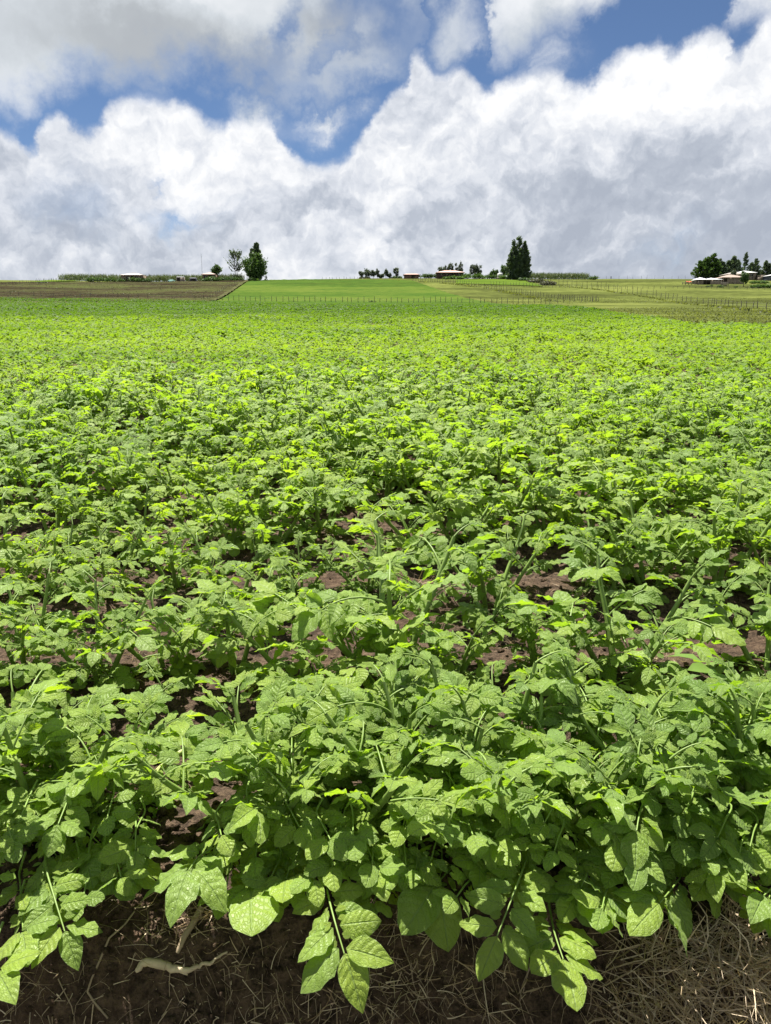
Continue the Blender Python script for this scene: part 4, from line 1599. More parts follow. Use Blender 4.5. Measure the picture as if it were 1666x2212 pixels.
def bare_tree(name, label, base, h, r, rng):
    o = thing(name, label, 'tree', base)
    mb = MB()
    C, Dd = [], []
    for tx in (-0.32, 0.32):
        mb.tube([(tx, 0, -0.3), (tx * 1.1, 0, h * 0.35), (tx * 1.6, 0, h * 0.9)], [h * 0.014, h * 0.011, 0.04], 6)
        for i in range(34):
            t = rng.uniform(0.30, 0.98)
            az = rng.uniform(0, 2 * np.pi)
            L = r * (1.08 - 0.62 * abs(t - 0.5) / 0.5) * rng.uniform(0.6, 1.1)
            p0 = np.array([tx * (1 + 0.6 * t), 0, h * t * 0.92])
            d = np.array([math.cos(az), math.sin(az), 0.0])
            pts = [p0 + d * L * s + np.array([0, 0, L * (0.62 * s * s + 0.12 * s)]) for s in (0, 0.4, 0.75, 1.0)]
            mb.tube([tuple(q) for q in pts], [0.055, 0.045, 0.03, 0.015], 4)
            for s in np.linspace(0.35, 1.05, 12):
                C.append(p0 + d * L * s + np.array([0, 0, L * (0.62 * s * s + 0.12 * s)]) + rng.normal(0, 0.13, 3))
                Dd.append((d[0], d[1], 0.8))
    link('trunk', mb.mesh('trunk', MAT['bark'], True), o)
    foliage_obj('crown', np.array(C), 0.34, MAT['conifer'], o, rng, dirs=np.array(Dd))
    return o


b = base_at(511, d=297)
bare_tree('sparse_tree', 'sparse open tree with two bare trunks on the left crest', b, height_for(b, 62), height_for(b, 19), TR)
b = base_at(557, d=292)
conifer('conifer_tree', 'dark conifer rising behind the round green tree on the left crest', b, height_for(b, 74), height_for(b, 25), 5200, TR, ((0, 0, 1), (-1.6, 0.5, 0.84)), 0.05)
b = base_at(551, d=288)
broadleaf('leafy_tree', 'dense rounded green tree in front of the dark conifer', b, height_for(b, 55), height_for(b, 24), 5200, TR, 'broad', 0.10, clumps=44, sz=0.42)
b = base_at(548, d=284)
bush('grassy_bush', 'pale green bush at the foot of the dense rounded tree', b, height_for(b, 26), height_for(b, 9), 2.5, 700, TR, 'shrub', sz=0.28)
b = base_at(575, d=300)
conifer('small_conifer', 'tiny dark conifer peeping over the crest beside the rounded tree', b, height_for(b, 10), height_for(b, 4), 260, TR, sz=0.12)

# hedges on the left
for (x0, x1, dd, hp, lab, m_) in [(189, 249, 286, 12, 'dark clipped hedge in front of the maize, left of two', 'hedge'), (255, 327, 284, 12, 'dark clipped hedge hiding the low house on the left', 'hedge'),
                                 (440, 472, 284, 13, 'dark bush before the small house by the round tree', 'hedge'), (474, 524, 290, 10, 'low scrubby bushes under the sparse tree', 'hedge'),
                                 (84, 102, 262, 4, 'small scrubby bush by the left post fence', 'scrub')]:
    b = base_at((x0 + x1) / 2, d=dd)
    bush('hedge' if x1 - x0 > 40 else 'bush', lab, b, height_for(b, x1 - x0), height_for(b, hp), 2.4, int(45 * (x1 - x0)), TR, m_, 'hedge' if x1 - x0 > 40 else 'bush', sz=0.26)


def maize(name, label, x0, x1, d0, d1, hm, n, rng):
    xa, xb = xat(x0, (d0 + d1) / 2, 21), xat(x1, (d0 + d1) / 2, 21)
    x = rng.uniform(xa, xb, n)
    rowi = rng.integers(0, max(1, int((d1 - d0) / 0.9)), n)
    y = d0 + rowi * 0.9 + rng.normal(0, 0.12, n)
    z = H(x, y)
    P = np.repeat(np.stack([x, y, z], -1), 4, 0)
    m = len(P)
    P[:, 2] += rng.uniform(0.0, 0.75, m) * hm
    d = rng.normal(0, 0.45, (m, 3))
    d[:, 2] = rng.uniform(0.5, 1.3, m)
    V, F = blades(P, d, rng.uniform(0.35, 0.6, m) * hm, rng.uniform(0.10, 0.2, m), rng.normal(0, 0.4, m), rng)
    o = link(name, mesh_np(name, V, F, MAT['maize'], tint=np.repeat(rng.uniform(0, 1, m), 10)))
    kind(o, 'stuff', label, 'maize')


maize('maize_crop', 'tall maize standing along the left crest behind the hedges', 137, 524, 292, 303, 2.2, 2600, TR)
maize('maize_crop', 'grey green maize strip on the right crest beside the tall conifer', 1139, 1268, 288, 298, 2.0, 1100, TR)


# eucalyptus in the centre
def euc(px, top, basey, w, d, lab, grp, clumps=13):
    b = base_at(px, d=d)
    hh = height_for(b, basey - top)
    broadleaf('eucalyptus_tree', lab, b, hh, height_for(b, w / 2 * 1.35), 1100, TR, 'euc', 0.14 if hh > 2.6 else 0.06, grp, clumps, sz=0.24, bark='barkpale')


G1 = 'eucalyptus row on the central crest'
for i, (px, top, w) in enumerate([(781.5, 589, 9), (793, 587, 13), (807, 588, 10), (815.5, 587, 8), (821, 596, 7), (827, 597, 6), (834, 586, 8), (841.5, 594, 7), (855.5, 585, 9)]):
    euc(px, top, 606, w, 299, f'eucalyptus on the central crest left of the small house, {ORD[i + 1]} from the left', G1)
G2 = 'eucalyptus behind the long house'
for i, (px, top, w) in enumerate([(951.5, 573, 9), (960, 575, 8), (970, 567, 9), (978, 570, 8), (986, 567, 8), (995, 566, 9)]):
    euc(px, top, 600, w, 303, f'eucalyptus standing behind the long house, {ORD[i + 1]} from the left', G2)
G3 = 'eucalyptus right of the long house'
for i, (px, top, w) in enumerate([(1020, 573, 10), (1028, 571, 7), (1035.5, 570, 10)]):
    euc(px, top, 602, w, 302, f'eucalyptus right of the long house, {ORD[i + 1]} from the left', G3)
for (px, top, w, lab) in [(1062, 589, 10, 'round leafy tree left of the white tank'), (1071, 583, 14, 'bushy tree just left of the white tank'), (1086, 577, 14, 'tallest bushy tree behind the white tank'),
                          (1095, 582, 9, 'bushy tree between the white tank and tall conifer')]:
    b = base_at(px, d=300)
    broadleaf('leafy_tree', lab, b, height_for(b, 604 - top), height_for(b, w / 2), 900, TR, 'broad', 0.15, None, 14, sz=0.3)
for (x0, x1, dd, hp, lab, m_) in [(776, 800, 298, 4, 'low scrub under the left end of the eucalyptus row', 'scrub'), (845, 868, 298, 5, 'low scrub under the right end of the eucalyptus row', 'hedge'),
                                  (906, 945, 296, 12, 'green bushes between the small house and the long house', 'hedge'), (957, 1000, 281, 8, 'pale green hedge in front of the long house', 'shrub'),
                                  (996, 1046, 285, 14, 'tall green hedge at the right end of the long house', 'shrub'), (1046, 1098, 292, 11, 'dark hedge behind the lime green field', 'hedge'),
                                  (1082, 1112, 284, 13, 'pale green bush against the tall conifer', 'shrub')]:
    b = base_at((x0 + x1) / 2, d=dd)
    bush('hedge', lab, b, height_for(b, x1 - x0), height_for(b, hp), 2.2, int(36 * (x1 - x0)), TR, m_, 'hedge', sz=0.26)
# tall conifer
b = base_at(1119, d=276)
conifer('tall_conifer', 'tallest dark conifer with several pointed tops right of centre', b, height_for(b, 85), height_for(b, 31), 8500, TR,
        ((0, 0, 1.0), (-1.7, 0.3, 0.92), (1.7, -0.3, 0.90), (-2.8, -0.6, 0.66), (2.8, 0.5, 0.70), (0.4, -1.6, 0.72), (-1.2, -1.0, 0.55), (1.6, -1.2, 0.5)), 0.03, sz=0.034)
# hedge line sloping down to the right of it
for (px, py, w, hp, lab, m_) in [(1132, 607, 26, 8, 'olive hedge just right of the tall conifer', 'hedge'), (1158, 611, 34, 9, 'olive hedge running down from the tall conifer', 'scrub'),
                                 (1183, 616, 30, 10, 'grey dry scrub heap at the lower end of the hedge', 'scrub'), (1280, 604.5, 20, 9, 'dark bush at the right end of the maize strip', 'hedge')]:
    b = base_at(px, py)
    bush('hedge', lab, b, height_for(b, w), height_for(b, hp), 2.2, int(40 * w), TR, m_, 'hedge', sz=0.24)
b = base_at(806, 655)
bush('dark_bush', 'small dark bush on the fence line below the green field', b, height_for(b, 13), height_for(b, 6), 0.9, 420, TR, 'hedge', sz=0.12)
# right homestead trees
G4 = 'conifers round the right homestead'
for (px, py, top, w, ld, mt, lab) in [
        (1526, 604, 553, 50, ((0, 0, 0.86), (2.0, 0, 1.0), (-2.4, 0.5, 0.72), (-1.0, -1.0, 0.8), (3.0, -0.5, 0.78)), 'broad', 'wide green conifer standing left of the homestead behind the white roof'),
        (1553, 604, 563, 28, ((0, 0, 1), (1.2, 0, 0.85)), 'conifer', 'dark conifer just right of the wide green one'),
        (1581, 600, 553, 38, ((0, 0, 1), (-1.6, 0, 0.8), (1.7, 0, 0.82)), 'conifer', 'dark pointed conifer rising behind the brown roofed houses'),
        (1607, 600, 546, 22, ((0, 0, 1),), 'conifer', 'thin see-through conifer above the far white roof'),
        (1630, 600, 558, 30, ((0, 0, 1), (-1.5, 0, 0.82)), 'conifer', 'dark conifer behind the far white roof, left of a pair'),
        (1651, 600, 561, 28, ((0, 0, 1), (1.3, 0, 0.85)), 'conifer', 'dark conifer at the right edge, right of a pair'),
        (1690, 600, 560, 26, ((0, 0, 1),), 'conifer', 'dark conifer beyond the building at the right edge')]:
    b = base_at(px, d=296)
    sparse = 'thin' in lab
    conifer('homestead_conifer', lab, b, height_for(b, py - top), height_for(b, w / 2 * (0.8 if sparse else 0.95)), 700 if sparse else 130 * w, TR, ld, 0.05, mt, G4, sz=0.05, wide=True)
for (px, py, top, w, lab) in [(1582, 611, 583, 13, 'slim grey green tree in front of the brown house wall'), (1606, 620, 589, 19, 'small round tree on the grass right of the brown house')]:
    b = base_at(px, py)
    broadleaf('small_tree', lab, b, height_for(b, py - top), height_for(b, w / 2), 1000, TR, 'euc' if px < 1590 else 'broad', 0.28, None, 14, sz=0.26)
for (px, py, w, hp, lab, m_) in [(1635, 603, 26, 17, 'leafy green bushes before the far white roof', 'shrub'), (1650, 622, 60, 9, 'green scrub on the slope at the right edge', 'shrub'), (1640, 613, 34, 8, 'green scrub patch above the slope at the right edge', 'shrub'),
                                 (1529, 620, 8, 4, 'tiny dark shrub on the grass below the white roof', 'hedge'), (1537, 619, 4, 4, 'tinier dark shrub beside the first below the white roof', 'hedge'),
                                 (1556, 621, 11, 6, 'shrub by the wooden pile below the homestead', 'hedge'), (1589, 621, 8, 4, 'shrub on the grass below the round tree', 'hedge')]:
    b = base_at(px, py)
    bush('shrub', lab, b, height_for(b, w), height_for(b, hp), 1.6 if w > 12 else 0.7, int(50 * w), TR, m_, 'shrub', sz=0.2 if w > 12 else 0.12)


# ------------------------------------------------------------------ houses
WALLS = {}


def wall_mat(name, col, var=0.18):
    return plain_mat(name, col, 0.9, var, 1.2, 0.15)


def roof_mat(name, col, rough=0.55, var=0.15):
    m, t = new_mat(name)
    tcn = t.n.new('ShaderNodeTexCoord')
    sp = t.n.new('ShaderNodeSeparateXYZ')
    t.l.new(tcn.outputs['Object'], sp.inputs[0])
    rib = t.m('ABSOLUTE', t.m('SINE', t.m('MULTIPLY', sp.outputs[0], 18.0)))
    n = t.noise(tcn.outputs['Object'], 0.8, 5, 0.65)
    c = t.vm('SCALE', col, scale=t.m('MULTIPLY_ADD', n, 2 * var, 1 - var))
    p = principled(t, c, rough, 0.3, bump(t, rib, 0.4, 0.03))
    t.l.new(p.outputs[0], t.out.inputs[0])
    return m


M_door = wall_mat('dark_door', (0.03, 0.026, 0.022))
M_glass = plain_mat('window_glass', (0.02, 0.024, 0.03), 0.15, 0.05, 2, 0.6)
M_frame = wall_mat('pale_frame', (0.35, 0.33, 0.29))


def house(name, label, base, w, d, hw, hr, wallm, roofm, hip=0.5, over=0.45, door=None, windows=(), rz=0.0, cat='house'):
    o = thing(name, label, cat, base, rz)
    mb = MB()
    z0 = -0.8
    T_ = 0.18
    # walls with openings left out of the front
    ops = sorted([(wx - 0.5, wx + 0.5, 1.0, min(2.0, hw - 0.3), 'w') for wx in windows] + ([(door - 0.5, door + 0.5, z0, min(2.05, hw - 0.2), 'd')] if door is not None else []))
    x = -w / 2
    for x0, x1, a, b_, k in ops:
        mb.box(x, x0, -d / 2, -d / 2 + T_, z0, hw)
        if k == 'w':
            mb.box(x0, x1, -d / 2, -d / 2 + T_, z0, a)
        mb.box(x0, x1, -d / 2, -d / 2 + T_, b_, hw)
        x = x1
    mb.box(x, w / 2, -d / 2, -d / 2 + T_, z0, hw)
    mb.box(-w / 2, w / 2, d / 2 - T_, d / 2, z0, hw)
    mb.box(-w / 2, -w / 2 + T_, -d / 2 + T_, d / 2 - T_, z0, hw)
    mb.box(w / 2 - T_, w / 2, -d / 2 + T_, d / 2 - T_, z0, hw)
    link('wall', mb.mesh('wall', wallm), o)
    for x0, x1, a, b_, k in ops:
        m2 = MB().box(x0 + 0.004, x1 - 0.004, -d / 2 + 0.08, -d / 2 + 0.13, max(a, 0) if k == 'd' else a + 0.004, b_ - 0.004)
        if k == 'd':
            link('door', m2.mesh('door', M_door), o)
        else:
            wo = link('window', m2.mesh('window', M_glass), o)
            f = MB()
            f.box(x0 + 0.004, x1 - 0.004, -d / 2 + 0.03, -d / 2 + 0.078, a + 0.004, a + 0.08)
            f.box(x0 + 0.004, x1 - 0.004, -d / 2 + 0.03, -d / 2 + 0.078, b_ - 0.08, b_ - 0.004)
            f.box((x0 + x1) / 2 - 0.03, (x0 + x1) / 2 + 0.03, -d / 2 + 0.03, -d / 2 + 0.078, a + 0.08, b_ - 0.08)
            link('frame', f.mesh('frame', M_frame), wo)
    # hipped roof with a little thickness
    X, Y, rX = w / 2 + over, d / 2 + over, max(0.05, (w / 2 + over) - hip * (d / 2 + over) * 2)
    zt = hw + hr
    th = 0.10
    V = [(-X, -Y, hw), (X, -Y, hw), (X, Y, hw), (-X, Y, hw), (-X, -Y, hw + th), (X, -Y, hw + th), (X, Y, hw + th), (-X, Y, hw + th), (-rX, 0, zt + th), (rX, 0, zt + th)]
    F = [(0, 3, 2, 1), (0, 1, 5, 4), (1, 2, 6, 5), (2, 3, 7, 6), (3, 0, 4, 7), (4, 5, 9, 8), (6, 7, 8, 9), (5, 6, 9), (7, 4, 8)]
    ro = link('roof', mesh_py('roof', V, F, roofm), o)
    m3 = MB().box(-rX - 0.1, rX + 0.1, -0.12, 0.12, zt + th - 0.02, zt + th + 0.07)
    link('ridge_cap', m3.mesh('ridge_cap', roofm), ro)
    return o


MP = lambda b, px: height_for(b, px)
b = base_at(291, d=288)
house('low_house', 'low house with pale hipped roof behind the dark hedge on the left', b, MP(b, 44), 6, MP(b, 13), MP(b, 5), wall_mat('plaster_tan', (0.22, 0.17, 0.13)), roof_mat('roof_pale', (0.42, 0.36, 0.32)), 0.5, windows=(-1.5, 1.6), door=0.2)
b = base_at(455, d=291)
house('small_house', 'small house with brownish roof beside the round tree', b, MP(b, 26), 5, MP(b, 13), MP(b, 5), wall_mat('plaster_brown', (0.17, 0.12, 0.09)), roof_mat('roof_brown', (0.30, 0.20, 0.16)), 0.5, windows=(-1.2,), door=0.5)
b = base_at(391, d=287)
house('latrine_shed', 'tall narrow plank shed on the left crest grass', b, MP(b, 15), 2, MP(b, 9), MP(b, 1), wall_mat('plank_grey', (0.24, 0.20, 0.165)), roof_mat('tin_grey', (0.35, 0.36, 0.37)), 0.1, 0.1, door=-0.6, cat='shed')
b = base_at(418, d=287)
house('tin_shed', 'dark small tin shed on the left crest grass', b, MP(b, 13), 2, MP(b, 6.5), MP(b, 1), wall_mat('plank_dark', (0.055, 0.055, 0.060)), roof_mat('tin_dark', (0.20, 0.21, 0.23)), 0.1, 0.12, door=0.2, cat='shed')
b = base_at(371, d=288)
house('green_shelter', 'low blue-green shelter left of the plank shed', b, MP(b, 12), 2.2, MP(b, 2.5), MP(b, 1.8), wall_mat('tarp', (0.10, 0.22, 0.20)), roof_mat('tarp_roof', (0.11, 0.24, 0.215)), 0.3, 0.1, cat='shelter')
b = base_at(888.5, d=294)
house('brick_cottage', 'small brown cottage with pinkish roof left of the long house', b, MP(b, 30), 5, MP(b, 6.5), MP(b, 3.0), wall_mat('timber_brown', (0.15, 0.095, 0.075)), roof_mat('roof_pink', (0.46, 0.30, 0.25)), 0.25, 0.35, door=0.6, windows=(-1.6, 2.0))
b = base_at(971.5, d=290)
house('long_house', 'long dark timber house with pinkish roof on the central crest', b, MP(b, 55), 6.5, MP(b, 11), MP(b, 5.0), wall_mat('timber_dark', (0.060, 0.042, 0.036)), roof_mat('roof_pink2', (0.50, 0.33, 0.275)), 0.45, 0.4, door=1.0, windows=(-3.2, -1.2, 3.2))
b = base_at(1080, d=291)
to = thing('water_tank', 'small white water tank between bushes near the tall conifer', 'water tank', b)
rt = MP(b, 5.5)
prof = [(rt * 0.96, 0), (rt, 0.08), (rt, 0.55), (rt * 1.02, 0.58), (rt, 0.61), (rt, 1.05), (rt * 1.02, 1.08), (rt, 1.11), (rt, 1.5), (rt * 0.85, 1.66), (rt * 0.35, 1.78), (rt * 0.33, 1.86), (0.01, 1.88)]
V, F = [], []
for r_, z_ in prof:
    for j in range(18):
        V.append((r_ * math.cos(j * math.pi / 9), r_ * math.sin(j * math.pi / 9), z_ * 0.8 + 0.6))
for i in range(len(prof) - 1):
    for j in range(18):
        F.append((i * 18 + j, i * 18 + (j + 1) % 18, (i + 1) * 18 + (j + 1) % 18, (i + 1) * 18 + j))
link('tank_body', mesh_np('tank_body', V, F, plain_mat('white_plastic', (0.62, 0.62, 0.60), 0.5, 0.08)), to)
link('plinth', MB().box(-rt * 1.1, rt * 1.1, -rt * 1.1, rt * 1.1, -0.4, 0.6).mesh('plinth', MAT['post']), to)
# right homestead
M_mud = wall_mat('mud_wall', (0.20, 0.165, 0.13))
M_mud2 = wall_mat('mud_wall_pale', (0.25, 0.205, 0.16))
M_tin = roof_mat('bright_tin', (0.66, 0.67, 0.68), 0.35, 0.1)
b = base_at(1511, 614)
house('mud_hut', 'small mud hut with bright white tin roof at the right homestead', b, MP(b, 20), 4, MP(b, 8), MP(b, 5), M_mud, M_tin, 0.5, 0.3, door=0.9, windows=(-1.0,))
b = base_at(1535, 613.5)
house('white_roof_house', 'long mud walled house with bright white tin roof at the right homestead', b, MP(b, 34), 5, MP(b, 7.5), MP(b, 4), M_mud2, M_tin, 0.5, 0.15, door=-1.6, windows=(0.5, 2.2))
b = base_at(1575, 612.5)
house('brown_roof_house', 'mud house with brown hipped roof right of the white roofs', b, MP(b, 44), 6, MP(b, 10.5), MP(b, 7), M_mud2, roof_mat('roof_tan', (0.27, 0.205, 0.165)), 0.5, 0.5, door=-2.4, windows=(0.6, 2.4))
b = base_at(1583, 606)
house('grey_roof_house', 'house with grey hipped roof behind the brown roofed one', b, MP(b, 36), 6, MP(b, 11), MP(b, 6), M_mud, roof_mat('roof_greybrown', (0.25, 0.225, 0.20)), 0.5, 0.5, windows=(2.0,))
b = base_at(1606, d=291)
house('far_white_house', 'far low house with white tin roof under the thin conifer', b, MP(b, 36), 6, MP(b, 13), MP(b, 5), M_mud, M_tin, 0.5, 0.3, windows=(-2, 1.5))
b = base_at(1668, d=283)
house('edge_building', 'dark walled building with white roof at the right picture edge', b, MP(b, 26), 6, MP(b, 9), MP(b, 3), wall_mat('slate_wall', (0.075, 0.085, 0.105)), M_tin, 0.3, 0.2, windows=(-0.5,))
b = base_at(1646, d=287)
house('brown_store', 'small brown store left of the dark building at the edge', b, MP(b, 18), 3.5, MP(b, 9), MP(b, 1.0), M_mud, roof_mat('roof_dirt', (0.17, 0.14, 0.12)), 0.3, 0.1, door=0.3, cat='shed')


def pen(name, label, base, w, d, h, red=False):
    o = thing(name, label, 'pen', base)
    n = max(4, int(w / 0.8))
    for i in range(n + 1):
        x = -w / 2 + w * i / n
        for yy in (-d / 2, d / 2):
            link('post', MB().box(x - 0.05, x + 0.05, yy - 0.05, yy + 0.05, -0.3, h).mesh('post', MAT['post']), o)
    for z in (0.35, 0.7, 1.05):
        if z < h:
            for yy in (-d / 2 - 0.07, d / 2 + 0.07):
                link('rail', MB().box(-w / 2 - 0.1, w / 2 + 0.1, yy - 0.02, yy + 0.02, z, z + 0.12).mesh('rail', MAT['post']), o)
    return o


b = base_at(1491, 615.5)
pen('wooden_pen', 'weathered wooden pen left of the white roofed hut', b, MP(b, 27), 2.4, MP(b, 6.5))
V, F = [], []
nx, ny = 9, 6
for i in range(nx):
    for j in range(ny):
        V.append(((i / (nx - 1) - 0.5) * 1.5, (j / (ny - 1) - 0.5) * 1.2, 0.06 * math.sin(i * 1.3) - 0.10 * abs(j - 2.5)))
for i in range(nx - 1):
    for j in range(ny - 1):
        F.append((i * ny + j, (i + 1) * ny + j, (i + 1) * ny + j + 1, i * ny + j + 1))
o = tag(link('red_cloth', mesh_np('red_cloth', V, F, plain_mat('red_cloth', (0.42, 0.07, 0.04), 0.8, 0.2))), 'red cloth draped over the wooden pen', 'cloth')
o.location = b + Vector((-0.9, -1.0, MP(b, 7.2)))
b = base_at(1566, 618.5)
pen('drying_rack', 'small wooden frame standing before the brown roofed house', b, MP(b, 11), 1.2, MP(b, 8))
# radio mast on the left crest
b = base_at(438, d=330)
o = thing('radio_mast', 'thin radio mast rising over the left crest', 'mast', b)
hm_ = MP(b, 58)
for k in range(3):
    a = k * 2.094
    link('leg', MB().tube([(0.16 * math.cos(a), 0.16 * math.sin(a), -1), (0.1 * math.cos(a), 0.1 * math.sin(a), hm_)], 0.016, 5).mesh('leg', MAT['wire']), o)
mb = MB()
for i in range(24):
    a = i * 2.094
    mb.tube([(0.15 * math.cos(a), 0.15 * math.sin(a), hm_ * i / 24), (0.15 * math.cos(a + 2.094), 0.15 * math.sin(a + 2.094), hm_ * (i + 1) / 24)], 0.015, 4)
link('bracing', mb.mesh('bracing', MAT['wire']), o)

# ------------------------------------------------------------------ fences
POST_ME = []
fr = random.Random(2)
for i in range(5):
    k = [fr.uniform(-0.05, 0.05) for _ in range(4)]
    V, F = tube([(0, 0, -0.3), (k[0], k[1], 0.45), (k[0] + k[2], k[1] + k[3], 1.0)], [0.055, 0.05, 0.042], 6)
    n = len(V)
    F = np.array(F)
    me = mesh_np('post', np.concatenate([V, [V[-6:].mean(0)]]), F, MAT['post'])
    POST_ME.append(me)


def fence(name, label, pts_px, step_px, hpx, wires=2, on=None, thick=1.0):
    """posts at even steps along a line of ground points"""
    P = []
    for i in range(len(pts_px) - 1):
        (xa, ya), (xb, yb) = pts_px[i], pts_px[i + 1]
        A = at(xa, ya) if on is None else base_at(xa, d=on[i])
        B = at(xb, yb) if on is None else base_at(xb, d=on[i + 1])
        n = max(1, int(math.hypot(xb - xa, yb - ya) / step_px))
        for k in range(n + (1 if i == len(pts_px) - 2 else 0)):
            q = A.lerp(B, (k + fr.uniform(-0.22, 0.22)) / n)
            P.append(Vector((q.x, q.y, Hs(q.x, q.y))))
    o = thing(name, label, 'fence', P[0])
    hs = []
    for q in P:
        hh = height_for(q, hpx) * fr.uniform(0.78, 1.15)
        hs.append(hh)
        m = Matrix.Translation(q - P[0]) @ Matrix.Rotation(fr.uniform(0, 6.28), 4, 'Z') @ Matrix.Rotation(fr.gauss(0, 0.05), 4, 'X') @ Matrix.Diagonal((0.95 * thick, 0.95 * thick, hh, 1))
        link('post', POST_ME[fr.randrange(5)], o, m)
    for w_ in range(wires):
        f = 0.45 + 0.4 * w_
        V, F = tube([tuple(q - P[0] + Vector((0, 0.03, hh * f * 0.9))) for q, hh in zip(P, hs)], 0.006, 3)
        link('wire', mesh_np('wire', V, F, MAT['wire']), o)
    return o


fence('post_fence', 'long post fence between the potato field and the green field', [(472, 651), (600, 654), (833, 656), (1000, 656.5), (1190, 656), (1290, 651)], 11.5, 13)
fence('post_fence', 'post fence dividing the green field from the meadow slope', [(893, 607.5), (985, 612.5), (1080, 627), (1205, 646), (1292, 651)], 5.2, 10)
fence('post_fence', 'post fence running across the right meadow to the picture edge', [(1208, 616.5), (1300, 625), (1410, 642), (1530, 658), (1670, 671), (1760, 678)], 9.5, 14)
fence('post_fence', 'post fence along the lower edge of the ploughed field', [(-30, 641), (120, 643), (250, 645), (445, 648)], 22, 11)
fence('post_fence', 'post fence between the ploughed field and green field', [(450, 648), (490, 624), (536, 604.5)], 5.0, 9)
fence('post_fence', 'row of close posts before the bright grass strip on the left', [(-20, 619), (95, 611), (190, 606.5)], 5.0, 8)
fence('post_fence', 'thin posts on the left skyline beside the maize', [(80, 597), (137, 596)], 4.2, 5.5, 1, on=[296, 298])
fence('post_fence', 'thin posts along the central skyline left of the eucalyptus', [(697, 605), (772, 605)], 7.5, 4.5, 1, on=[296, 297])
fence('post_fence', 'thin posts along the right skyline of the meadow', [(1292, 598), (1400, 598), (1498, 600)], 15, 7, 1, on=[297, 298, 297], thick=0.8)
fence('post_fence', 'short post fence below the lime green field', [(1060, 616.5), (1165, 619.5), (1200, 622)], 7, 8)
fence('post_fence', 'post fence across the middle of the right meadow', [(1208, 621), (1280, 623.5), (1390, 624), (1490, 623), (1600, 624.5), (1668, 627)], 12, 6)
fence('post_fence', 'posts on the left crest grass near the sheds', [(330, 604.5), (440, 604.5)], 11, 5, 1, on=[281, 281])
# lone dark person on the right skyline
b = base_at(1320, d=299)
hp = MP(b, 6.5)
me = bpy.data.meshes.new('person')
sk = [(0, 0, 0.52), (0, 0, 0.66), (0, 0, 0.82), (0, 0, 0.87), (0, 0, 0.95), (-0.055, 0, 0.5), (-0.06, 0.01, 0.27), (-0.06, 0, 0.02), (0.055, 0, 0.5), (0.06, -0.01, 0.27), (0.06, 0, 0.02),
      (-0.11, 0, 0.80), (-0.14, 0, 0.62), (-0.13, -0.03, 0.46), (0.11, 0, 0.80), (0.14, 0, 0.62), (0.13, -0.03, 0.46)]
ed = [(0, 1), (1, 2), (2, 3), (3, 4), (0, 5), (5, 6), (6, 7), (0, 8), (8, 9), (9, 10), (2, 11), (11, 12), (12, 13), (2, 14), (14, 15), (15, 16)]
rad = [.085, .08, .075, .035, .055, .06, .042, .03, .06, .042, .03, .04, .03, .022, .04, .03, .022]
me.from_pydata([tuple(c * hp for c in v) for v in sk], ed, [])
po = link('person', me)
md = po.modifiers.new('skin', 'SKIN')
for i, v in enumerate(me.skin_vertices[0].data if me.skin_vertices else []):
    v.radius = (rad[i] * hp, rad[i] * hp)
po.modifiers.new('sub', 'SUBSURF').render_levels = 1
me.materials.append(plain_mat('dark_clothes', (0.03, 0.032, 0.036), 0.9))
po.location = b
tag(po, 'tiny dark standing person on the right skyline of the meadow', 'person')

# ------------------------------------------------------------------ meadow grass, seedlings
mr = np.random.default_rng(77)


def tufts(name, label, cat, x, y, size, mat, up=0.7):
    n = len(x)
    z = H(x, y)
    C = np.stack([x, y, z + size * 0.35], -1)
    d = mr.normal(0, 0.6, (n, 3))
    d[:, 2] = up
    V, F = leaf_quads(C, size, mr, dirs=d)
    big = np.clip(fbm(x / 8, y / 3, 3, 91) * 0.5 + 0.5 + mr.normal(0, 0.15, n), 0, 0.999)
    o = link(name, mesh_np(name, V, F, mat, tint=np.repeat(big, 4), smooth=False))
    kind(o, 'stuff', label, cat)


MAT['turf'] = foliage_material('meadow_grass', [(0.056, 0.066, 0.021), (0.076, 0.090, 0.026), (0.098, 0.116, 0.032), (0.125, 0.142, 0.042)], 0.5)
n = 30000
yy = 26 + 150 * mr.uniform(0, 1, n) ** 2.2
bx = mr.uniform(0.12, 0.62, n)
xx = bx * yy
okm = (yy > field_far(xx, yy) + 0.3)
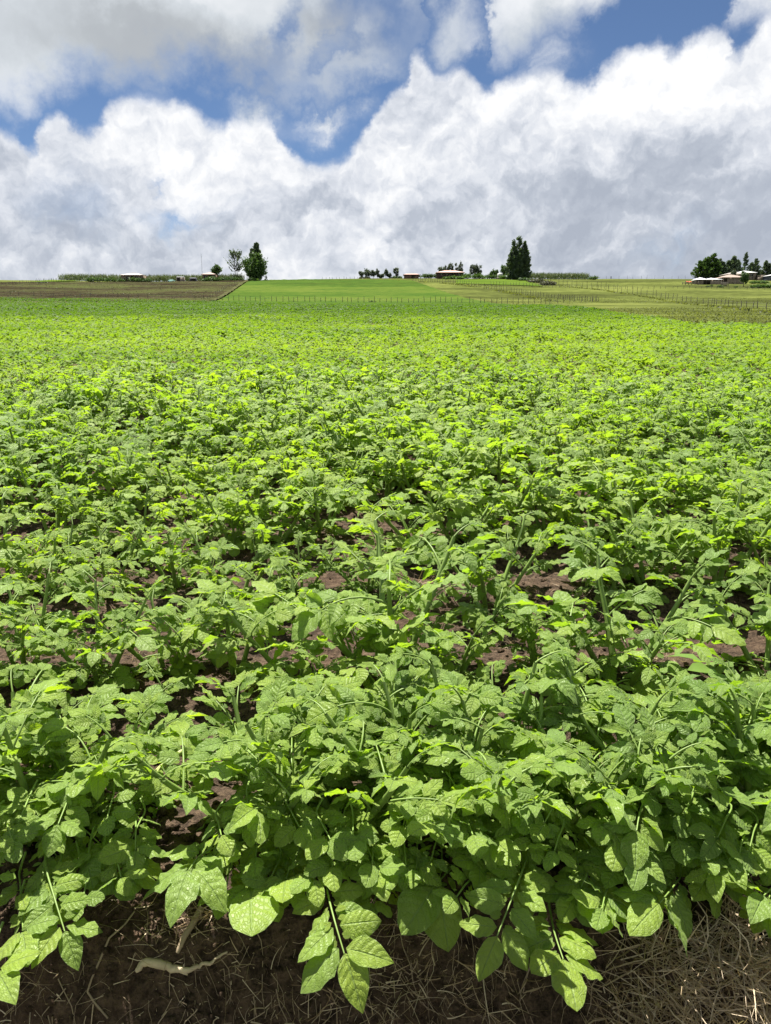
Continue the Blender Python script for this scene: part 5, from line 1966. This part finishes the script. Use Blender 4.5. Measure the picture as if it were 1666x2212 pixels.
# keep off the green field
cl = np.interp(yy, [CROP[0].y, CROP[1].y - 1, CROP[2].y], [1e3, CROP[1].x, CROP[2].x])
okm &= (xx > np.where(yy > CROP[1].y - 2, cl + 1.0, -1e9))
xx, yy = xx[okm], yy[okm]
tufts('meadow_grass', 'short olive grass of the meadow on the right slope', 'grass', xx, yy, 0.045 + 0.0004 * yy, MAT['turf'])
# rough grass along the field borders
bxs, bys = [], []
for line, wd in [([(452, 652), (534, 605.5)], 1.6), ([(456, 654), (833, 659), (1210, 660)], 1.2), ([(-100, 643), (250, 647), (452, 652)], 1.0), ([(888, 606.5), (985, 613), (1080, 627), (1210, 650)], 1.6),
                 ([(1208, 616.5), (1300, 625), (1410, 642), (1530, 658), (1670, 671)], 0.8), ([(1210, 660), (1326, 678), (1421, 691), (1502, 701), (1700, 704)], 1.0), ([(-50, 613), (250, 609), (534, 605.5)], 1.2),
                 ([(985, 613.5), (1172, 619)], 1.0), ([(545, 606), (888, 606.5)], 1.5)]:
    Q = [at(px, py, 0.2) for px, py in line]
    for a_, b_ in zip(Q[:-1], Q[1:]):
        k = int((b_ - a_).length * 14)
        f = mr.uniform(0, 1, k)
        bxs.append(a_.x + (b_.x - a_.x) * f + mr.normal(0, wd * 0.5, k))
        bys.append(a_.y + (b_.y - a_.y) * f + mr.normal(0, wd * 0.5, k))
xx, yy = np.concatenate(bxs), np.concatenate(bys)
okm = fbm(xx / 3.0, yy / 3.0, 2, 123) > -0.1
tufts('verge_grass', 'rough grass and weeds along the field borders and fences', 'grass', xx[okm], yy[okm], 0.22 + 0 * xx[okm], MAT['turf'])
# young plants in the ploughed field
A, B, C_, D_ = PLOUGH
n = 9000
u, v = mr.uniform(0.15, 1, n), np.round(mr.uniform(0, 1, n) * 46) / 46 + mr.normal(0, 0.003, n)
v = np.clip(v, 0, 1)
xx = (A.x * (1 - u) + B.x * u) * (1 - v) + (D_.x * (1 - u) + C_.x * u) * v
yy = (A.y * (1 - u) + B.y * u) * (1 - v) + (D_.y * (1 - u) + C_.y * u) * v
tufts('seedlings', 'rows of small young plants on the brown ploughed field', 'seedlings', xx, yy, np.full(n, 0.20) + 0.1, MAT['scrub'])
print('objects', len(bpy.data.objects))
